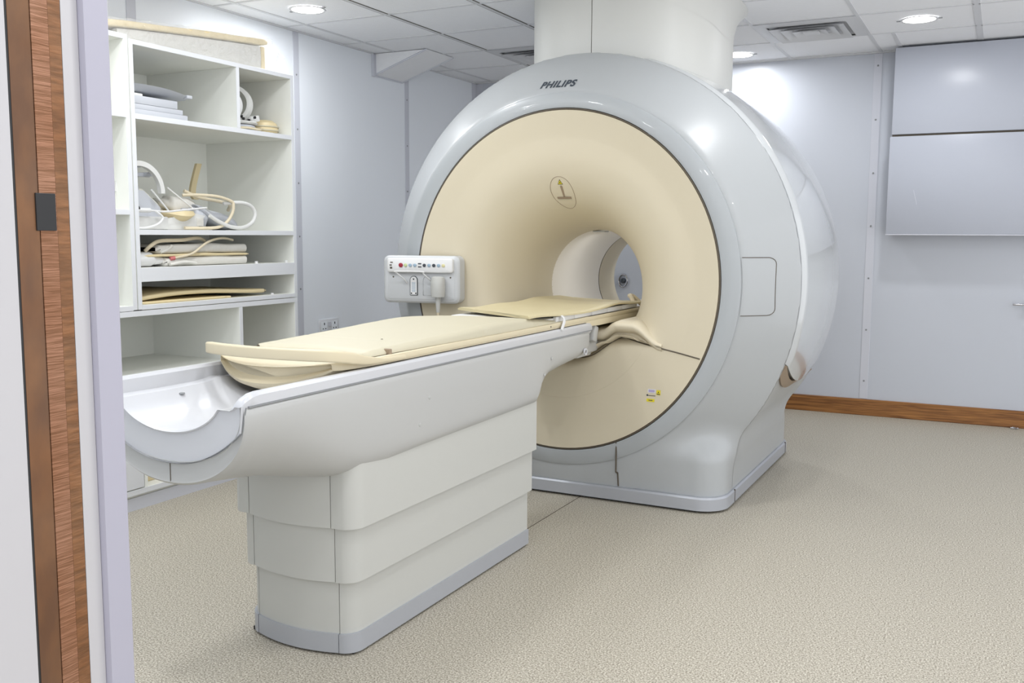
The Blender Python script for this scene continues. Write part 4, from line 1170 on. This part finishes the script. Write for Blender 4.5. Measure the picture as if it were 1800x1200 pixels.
def shelf_items():
    # wrapped foam on top
    T = 2.165
    t = thing('wrapped_foam', (-3.75, 3.6, 2.151), 'white foam slab with cream foam sheet in clear plastic, on top of the shelving', 'foam')
    def fz(y): return 2.192 + 0.098 * max(0.0, (y - 3.0) / 1.07) ** 0.8
    m = MB(); secs = []
    for i in range(31):
        v = i / 30; y = 3.10 + 0.93 * v
        zt = fz(y) - 0.017
        zb = 2.152
        zt = max(zt, zb + 0.006)
        secs.append([(-4.02, y, zb), (-3.56, y, zb), (-3.555, y, (zb + zt) / 2), (-3.56, y, zt), (-4.02, y, zt)])
    obj('foam_slab', m.loft(secs, True, True, True), M['foamw'], t)
    obj('foam_end', MB().box(-4.02, -3.555, 4.032, 4.065, 2.154, 2.272, 0.008), M['foamc'], t)
    def sg(v): return fz(2.78 + 1.295 * v) - 2.247 + 0.003
    obj('foam_sheet', wavy(2.78, 4.075, -4.03, -3.54, 2.232, 2.262, 0.002, sag=sg, edge=0.008), M['foamc'], t)
    # film: crumpled cover with a torn tail
    secs = []
    rnd = random.Random(3)
    for i in range(37):
        v = i / 36; y = 3.0 + 1.10 * v
        top = 2.262 + sg(min(1, (y - 2.78) / 1.295)) + 0.008
        s = []
        for x, z in ((-4.03, 2.165), (-4.03, top), (-3.8, top + 0.004), (-3.54, top), (-3.53, (top + 2.16) / 2), (-3.545, 2.156)):
            s.append((x + rnd.uniform(-0.004, 0.004), y, z + rnd.uniform(-0.003, 0.003)))
        secs.append(s)
    film = MB().loft(secs, False, False, False)
    # tail
    tail = []
    for i in range(9):
        v = i / 8; y = 4.10 + 0.085 * v
        tail.append([(-3.8 + rnd.uniform(-0.01, 0.01), y, 2.30 - 0.03 * v + rnd.uniform(-.006, .006)), (-3.54 + rnd.uniform(-0.02, 0.0), y, 2.30 - 0.05 * v + rnd.uniform(-.01, .01)), (-3.53 + rnd.uniform(-0.015, 0.01), y + 0.01, 2.235 + rnd.uniform(-.01, .01)), (-3.545 + rnd.uniform(-0.01, 0.0), y - 0.02 * v, 2.17 + rnd.uniform(-.006, .004))])
    film.loft(tail, False, False, False)
    obj('plastic_wrap', film, M['film'], t, smooth=60)

    # upper left compartment stack
    G = 'grey coil boards stacked in the top compartment'
    z = 1.825
    tag(obj('coil_board', MB().box(-4.0, -3.57, 3.17, 3.515, z, z + 0.028, 0.003), M['greyp']), 'grey flat board at the bottom of the stack on the top shelf', 'board', G)
    tag(obj('coil_board', MB().box(-4.0, -3.575, 3.17, 3.49, z + 0.0285, z + 0.052, 0.003), M['greyp']), 'grey flat board second from the bottom of the top-shelf stack', 'board', G)
    tag(obj('coil_board', MB().box(-4.0, -3.575, 3.17, 3.458, z + 0.0525, z + 0.090, 0.004), M['greyp']), 'thick grey board third from the bottom of the top-shelf stack', 'board', G)
    tag(obj('foam_wedge', MB().box(-3.95, -3.60, 3.17, 3.27, z + 0.0905, z + 0.104, 0.003), M['shelf']), 'small pale block under the curved grey plate on the top shelf', 'block')
    secs = []
    for i in range(25):
        v = i / 24; y = 3.165 + 0.38 * v
        c = z + 0.142 - 0.024 * v ** 2.2; th = 0.030 * (1 - v) ** 0.5 * 0.7 + 0.008
        if v > 0.93: th = 0.011
        secs.append([(-3.98, y, c - th), (-3.62 + 0.03 * math.sin(PI * v), y, c - th), (-3.58 + 0.03 * math.sin(PI * v), y, c), (-3.62 + 0.03 * math.sin(PI * v), y, c + 0.006), (-3.98, y, c + 0.006)])
    cp = thing('curved_coil_plate', (-3.78, 3.35, z + 0.105), 'large curved grey plate lying on top of the top-shelf stack', 'coil')
    obj('plate', MB().loft(secs, True, True, True), M['greyp'], cp)
    obj('plate_tip', MB().box(-3.64, -3.57, 3.515, 3.55, z + 0.112, z + 0.128, 0.003), M['greyp'], cp)
    tag(obj('small_box', MB().box(-3.95, -3.75, 3.18, 3.30, z + 0.149, z + 0.175, 0.003), M['shelf']), 'small pale box on top of the curved grey plate', 'box')

    # upper right compartment: ring coils
    def ringp(cx, cy, cz, r, ry, tilt, lean, n=40):
        R = Matrix.Rotation(lean, 4, 'X') @ Matrix.Rotation(tilt, 4, 'Z')
        return [Vector((cx, cy, cz)) + (R @ Vector((r * math.cos(2 * PI * k / n), 0, ry * math.sin(2 * PI * k / n)))) for k in range(n)]
    def band(path, w, th):
        # flat strip following a closed path; width along local x-ish axis
        N = len(path); c = sum(path, Vector()) / N; secs = []
        nrm = (path[0] - c).cross(path[N // 4] - c).normalized()
        for p in path:
            rad = (p - c).normalized()
            secs.append([p + nrm * a + rad * b for a, b in ((-w, -th), (w, -th), (w, th), (-w, th))])
        return MB().loft(secs, True, False, False, loop=True)
    RG = 'round coils in the top right compartment'
    tag(obj('ring_coil', band(ringp(-3.70, 3.935, 1.965, 0.115, 0.098, 0.39, -0.10), 0.020, 0.010), M['hosew']), 'large white ring coil leaning by the divider, top right compartment', 'coil', RG)
    tag(obj('ring_coil', band(ringp(-3.70, 3.880, 1.950, 0.11, 0.088, 0.18, -0.02), 0.014, 0.009), M['strapw']), 'smaller white ring coil nearest the divider, behind the big ring', 'coil', RG)
    fr = thing('flat_ring_coil', (-3.68, 3.98, z), 'flat white coil with black knobs lying beside the ring coils', 'coil', RG)
    obj('lower_disc', MB().lathe([(0.001, 0), (0.10, 0), (0.108, 0.010), (0.10, 0.02), (0.001, 0.02)], (-3.68, 3.965, z + 0.012), 'z', 32, sy=0.85), M['greyp'], fr)
    obj('upper_disc', MB().lathe([(0.001, 0), (0.10, 0), (0.110, 0.008), (0.10, 0.016), (0.001, 0.016)], (-3.675, 3.972, z + 0.036), 'z', 32, sy=0.9), M['hosew'], fr)
    obj('coupler', MB().box(-3.66, -3.59, 3.99, 4.05, z + 0.052, z + 0.085, 0.006, rot=Matrix.Rotation(0.25, 4, 'X')), M['hosew'], fr)
    for a, b, c in ((3.93, -3.60, 0.062), (3.955, -3.585, 0.055), (4.0, -3.585, 0.074), (3.94, -3.62, 0.075)):
        obj('knob', MB().lathe([(0.007, 0), (0.007, 0.008), (0.001, 0.009)], (b, a, z + c), 'x', 12), M['black'], fr)
    obj('cable', MB().tube(smoothpath([(-3.58, 3.86, z + 0.008), (-3.57, 3.93, z + 0.014), (-3.57, 4.02, z + 0.012), (-3.60, 4.07, z + 0.02)], 5), 0.006, 8), M['hosec'], fr)
    cc = thing('cream_coil', (-3.66, 4.15, z), 'round cream coil in the corner of the top right compartment', 'coil', RG)
    obj('coil_body', MB().lathe([(0.06, 0), (0.088, 0.01), (0.092, 0.032), (0.082, 0.06), (0.06, 0.075), (0.001, 0.078)], (-3.66, 4.145, z), 'z', 36, sx=0.95, sy=0.9), M['creamb'], cc)
    for q in (0.02, 0.04): obj('coil_band', MB().tube([(-3.66 + 0.089 * math.cos(a), 4.145 + 0.084 * math.sin(a), z + q) for a in np.linspace(0, 2 * PI, 33)[:-1]], 0.004, 6, closed=True), M['pad'], cc)

    # middle compartment
    z = 1.3025
    hc = thing('head_coil', (-3.72, 3.3, z), 'white arched head coil at the left of the middle shelf', 'coil')
    def arcb(x, cy, cz, r, a0, a1, w, th, ry=None):
        secs = []
        for a in np.linspace(math.radians(a0), math.radians(a1), 26):
            c, s = math.cos(a), math.sin(a)
            secs.append([(x - w, cy + (r - th) * c, cz + (ry or r) * s - th * s), (x + w, cy + (r - th) * c, cz + (ry or r) * s - th * s), (x + w, cy + (r + th) * c, cz + (ry or r) * s + th * s), (x - w, cy + (r + th) * c, cz + (ry or r) * s + th * s)])
        return MB().loft(secs, True, True, True)
    obj('arch', arcb(-3.62, 3.245, 1.475, 0.135, 0, 180, 0.012, 0.012), M['hosew'], hc)
    obj('arch', arcb(-3.80, 3.25, 1.478, 0.135, 0, 180, 0.012, 0.012), M['greyp'], hc)
    for zz, yy in ((1.565, 3.34), (1.605, 3.285)):
        obj('bar', MB().box(-3.80, -3.63, yy - 0.01, yy + 0.01, zz - 0.01, zz + 0.01, 0.003), M['greyp'], hc)
    obj('bar', MB().box(-3.70, -3.68, 3.15, 3.37, 1.553, 1.572, 0.003), M['greyp'], hc)
    obj('side_plate', MB().prism([(3.165, z + 0.02), (3.40, z + 0.02), (3.40, 1.41), (3.30, 1.487), (3.165, 1.49)], 'x', -3.66, -3.652), M['greyp'], hc)
    obj('foot', MB().box(-3.86, -3.58, 3.165, 3.38, z + 0.001, z + 0.062, 0.006), M['hosew'], hc)
    obj('panel_window', MB().box(-3.6515, -3.649, 3.19, 3.26, 1.465, 1.478, 0.001, 1).box(-3.6515, -3.649, 3.19, 3.26, 1.44, 1.453, 0.001, 1), M['hosew'], hc)
    tr = thing('coil_tray', (-3.68, 3.45, z), 'white open tray with sloping grey sides holding a cream headrest', 'tray')
    obj('tray_base', MB().prism([(3.385, z + 0.001), (3.60, z + 0.001), (3.66, z + 0.072), (3.58, z + 0.085), (3.385, z + 0.05)], 'x', -3.84, -3.62), M['hosew'], tr)
    obj('tray_side', MB().prism([(3.375, z + 0.06), (3.59, 1.405), (3.455, 1.506), (3.335, 1.506), (3.34, 1.40)], 'x', -3.84, -3.832), M['shelf'], tr)
    obj('tray_edge', MB().tube([(-3.60, 3.30, 1.49), (-3.60, 3.40, 1.395)], 0.004, 6).tube([(-3.66, 3.455, 1.508), (-3.62, 3.585, 1.405)], 0.004, 6), M['strapw'], tr)
    obj('tray_label', MB().box(-3.62, -3.6175, 3.60, 3.645, z + 0.02, z + 0.06), M['bagw'], tr)
    hd = []
    for i in range(19):
        v = i / 18; y = 3.40 + 0.225 * v
        top = 1.408; bot = 1.405 - 0.062 * math.sin(PI * min(1, v * 0.93 + 0.05)) ** 0.7
        wv = 0.02 + 0.12 * math.sin(PI * v) ** 0.5
        hd.append([(-3.72 - wv, y, top - 0.004), (-3.72 + wv * 0.9, y, top - 0.012), (-3.72 + wv, y, (top + bot) / 2 - 0.006), (-3.72 + wv * 0.7, y, bot), (-3.72 - wv, y, bot)])
    tag(obj('headrest', MB().loft(hd, True, True, True), M['creamb'], smooth=60), 'curved cream headrest pad inside the white coil tray', 'headrest')
    pl = thing('plug_lead', (-3.58, 3.3, z), 'thin white lead with a plug lying across the coil tray', 'cable')
    obj('plug', MB().tube([(-3.56, 3.17, 1.391), (-3.56, 3.25, 1.392)], 0.011, 10), M['strapw'], pl)
    obj('plug_tip', MB().tube([(-3.562, 3.168, 1.398), (-3.562, 3.185, 1.398)], 0.013, 10), M['black'], pl)
    obj('lead', MB().tube(smoothpath([(-3.56, 3.25, 1.392), (-3.555, 3.34, 1.388), (-3.555, 3.45, 1.398), (-3.55, 3.60, 1.413)], 6), 0.0045, 8), M['strapw'], pl)
    obj('lead', MB().tube(smoothpath([(-3.555, 3.28, 1.388), (-3.548, 3.315, 1.36), (-3.55, 3.29, 1.33), (-3.555, 3.23, 1.312), (-3.56, 3.17, 1.309)], 6), 0.006, 8), M['strapw'], pl)
    # cables
    tag(obj('coiled_hose', MB().tube(smoothpath([(-3.66, 3.55, 1.475), (-3.62, 3.62, 1.478), (-3.59, 3.72, 1.473), (-3.575, 3.80, 1.452), (-3.57, 3.81, 1.43), (-3.57, 3.80, 1.39), (-3.57, 3.76, 1.345), (-3.57, 3.70, 1.318), (-3.58, 3.6, 1.312), (-3.6, 3.5, 1.312)], 7), 0.008, 10), M['hosec']),
        'long cream hose arching over the bags on the middle shelf', 'hose', 'hoses on the middle shelf')
    tag(obj('coiled_hose', MB().tube(smoothpath([(-3.60, 3.77, 1.44), (-3.57, 3.86, 1.447), (-3.56, 3.93, 1.43), (-3.555, 3.955, 1.39), (-3.555, 3.93, 1.345), (-3.555, 3.86, 1.318), (-3.56, 3.78, 1.32), (-3.565, 3.70, 1.345), (-3.57, 3.64, 1.375)], 7), 0.010, 10), M['hosew']),
        'thick white hose looped in a circle at the right of the middle shelf', 'hose', 'hoses on the middle shelf')
    tag(obj('coiled_hose', MB().tube(smoothpath([(-3.72, 3.62, 1.50), (-3.70, 3.7, 1.47), (-3.70, 3.84, 1.455), (-3.70, 3.92, 1.44), (-3.74, 3.95, 1.41)], 7), 0.009, 10), M['hosec']),
        'cream hose lying behind the white loop on the middle shelf', 'hose', 'hoses on the middle shelf')
    def bag(cx, cy, cz, sx, sy, sz, seed, rz, m, lab, cat='bag'):
        bm = bmesh.new(); bmesh.ops.create_icosphere(bm, subdivisions=4, radius=1)
        rnd = random.Random(seed); K = [(rnd.uniform(2, 6), rnd.uniform(2, 6), rnd.uniform(2, 6), rnd.uniform(0, 6)) for _ in range(4)]
        R = Matrix.Rotation(rz, 3, 'X')
        for v in bm.verts:
            p = v.co.copy(); d = 1 + 0.06 * sum(math.sin(a * p.x + b * p.y + c * p.z + e) for a, b, c, e in K)
            q = Vector((abs(p.x) ** 0.75 * (1 if p.x > 0 else -1) * sx, abs(p.y) ** 0.75 * (1 if p.y > 0 else -1) * sy, abs(p.z) ** 0.8 * (1 if p.z > 0 else -1) * sz)) * d
            q = R @ q
            v.co = Vector((cx, cy, cz)) + q
        bm.verts.index_update()
        mb = MB().add([v.co for v in bm.verts], [[v.index for v in f.verts] for f in bm.faces]); bm.free()
        return tag(obj('coil_bag', mb, m, smooth=60), lab, cat)
    bag(-3.76, 3.80, 1.365, 0.13, 0.17, 0.035, 2, -0.30, M['greyp'], 'flat grey coil bag slanting down to the right on the middle shelf')
    bag(-3.82, 3.66, 1.42, 0.10, 0.10, 0.05, 5, -0.2, M['bagw'], 'crumpled white bag at the back of the middle shelf')
    bag(-3.70, 3.67, 1.365, 0.06, 0.055, 0.045, 9, -0.5, M['greyp'], 'small grey pouch between tray and hose loop', 'pouch')
    # cream bent strip standing at the back
    st = smoothpath([(-3.95, 3.925, 1.47), (-3.95, 3.905, 1.50), (-3.95, 3.91, 1.54), (-3.95, 3.93, 1.60), (-3.95, 3.955, 1.665)], 4)
    tag(obj('bent_splint', MB().loft([[p + Vector((0, a, b)) + Vector((c, 0, 0)) for a, b, c in ((-0.018, 0, -0.008), (0.018, 0, -0.008), (0.018, 0, 0.008), (-0.018, 0, 0.008))] for p in st], True, True, True), M['creamb']),
        'bent cream strip standing upright at the back of the middle shelf', 'strip')

    # wrapped pads shelf
    z = 1.1275
    WG = 'wrapped pads on the fourth shelf'
    tag(obj('wrapped_pad', wavy(3.34, 3.915, -4.0, -3.57, z + 0.001, z + 0.046, 0.003, seed=1, edge=0.018), M['bagw']), 'lower white wrapped pad of the pile on the fourth shelf', 'pad', WG)
    tag(obj('cream_pad', wavy(3.22, 3.915, -4.0, -3.565, z + 0.047, z + 0.060, 0.002, seed=4, edge=0.006), M['creamb']), 'thin cream pad between the two white wrapped pads', 'pad', WG)
    tag(obj('wrapped_pad', wavy(3.30, 3.915, -4.0, -3.57, z + 0.062, z + 0.106, 0.003, seed=8, edge=0.018), M['bagw']), 'upper white wrapped pad of the pile on the fourth shelf', 'pad', WG)
    cn = thing('white_connector', (-3.55, 3.26, z), 'chunky white connector lying in front of the wrapped pads', 'connector')
    obj('connector_body', MB().tube([(-3.60, 3.165, z + 0.036), (-3.60, 3.27, z + 0.036), (-3.60, 3.295, z + 0.034)], [0.034, 0.034, 0.022], 16), M['strapw'], cn)
    obj('connector_neck', MB().tube([(-3.60, 3.29, z + 0.030), (-3.60, 3.36, z + 0.028)], [0.022, 0.014], 12), M['strapw'], cn)
    obj('red_collar', MB().tube([(-3.575, 3.375, z + 0.036), (-3.57, 3.40, z + 0.040)], 0.010, 10), M['pinkish'], cn)
    obj('cable', MB().tube(smoothpath([(-3.57, 3.40, z + 0.040), (-3.555, 3.50, z + 0.06), (-3.55, 3.60, z + 0.115), (-3.57, 3.72, z + 0.135), (-3.60, 3.83, z + 0.125)], 6), 0.006, 8), M['hosec'], cn)
    tag(obj('hose', MB().tube(smoothpath([(-3.60, 3.25, z + 0.075), (-3.575, 3.262, z + 0.10), (-3.575, 3.32, z + 0.122), (-3.58, 3.45, z + 0.125), (-3.6, 3.58, z + 0.135), (-3.63, 3.66, z + 0.122)], 6), 0.009, 10), M['hosec']),
        'cream hose curling over the wrapped pads from the left', 'hose')
    tag(obj('wrapped_lead', MB().tube(smoothpath([(-3.58, 3.32, z + 0.068), (-3.575, 3.36, z + 0.08), (-3.575, 3.39, z + 0.098)], 4), 0.009, 8).tube(smoothpath([(-3.56, 3.36, z + 0.010), (-3.555, 3.45, z + 0.02), (-3.55, 3.52, z + 0.012)], 4), 0.008, 8), M['bagw']),
        'short wrapped white lead in front of the pad pile', 'cable')

    # cream boards shelf
    z = 0.9555
    CG = 'cream boards on the fifth shelf'
    def s1(v): return 0.03 - 0.028 * v
    tag(obj('cream_board', wavy(3.16, 4.04, -4.05, -3.56, z + 0.014, z + 0.034, 0.001, sag=lambda v: 0.024 * math.sin(PI * min(1, v * 1.1)) * (1 - 0.6 * v), seed=2, edge=0.009), M['creamb']), 'upper cream curved board reaching furthest right on the fifth shelf', 'board', CG)
    tag(obj('cream_board', wavy(3.17, 3.735, -4.0, -3.555, z + 0.0, z + 0.012, 0.0005, seed=3, edge=0.005), M['creamb']), 'lower cream board under the curved one on the fifth shelf', 'board', CG)
    tag(obj('support_foot', MB().box(-3.60, -3.56, 3.715, 3.765, z, z + 0.010, 0.003), M['creamb']), 'small cream foot block under the curved board, fifth shelf', 'block')

    # lower shelf cream box and bottle
    tag(obj('cream_box', MB().box(-3.90, -3.60, 3.165, 3.30, 0.1005, 0.17, 0.004), M['creamb']), 'small cream box on the bottom shelf beneath the scooped table end', 'box')
    bt = thing('clear_bottle', (-3.62, 3.045, 1.824), 'small clear bottle on the narrow left shelf bay', 'bottle')
    obj('bottle_body', MB().lathe([(0.016, 0), (0.018, 0.004), (0.018, 0.05), (0.008, 0.058)], (-3.62, 3.045, 1.824), 'z', 20), M['film'], bt)
    obj('bottle_label', MB().lathe([(0.0185, 0.01), (0.0185, 0.042)], (-3.62, 3.045, 1.824), 'z', 20, cap=False), M['strapw'], bt)
    obj('bottle_cap', MB().lathe([(0.010, 0.056), (0.010, 0.068), (0.001, 0.069)], (-3.62, 3.045, 1.824), 'z', 16), M['strip'], bt)
shelf_items()
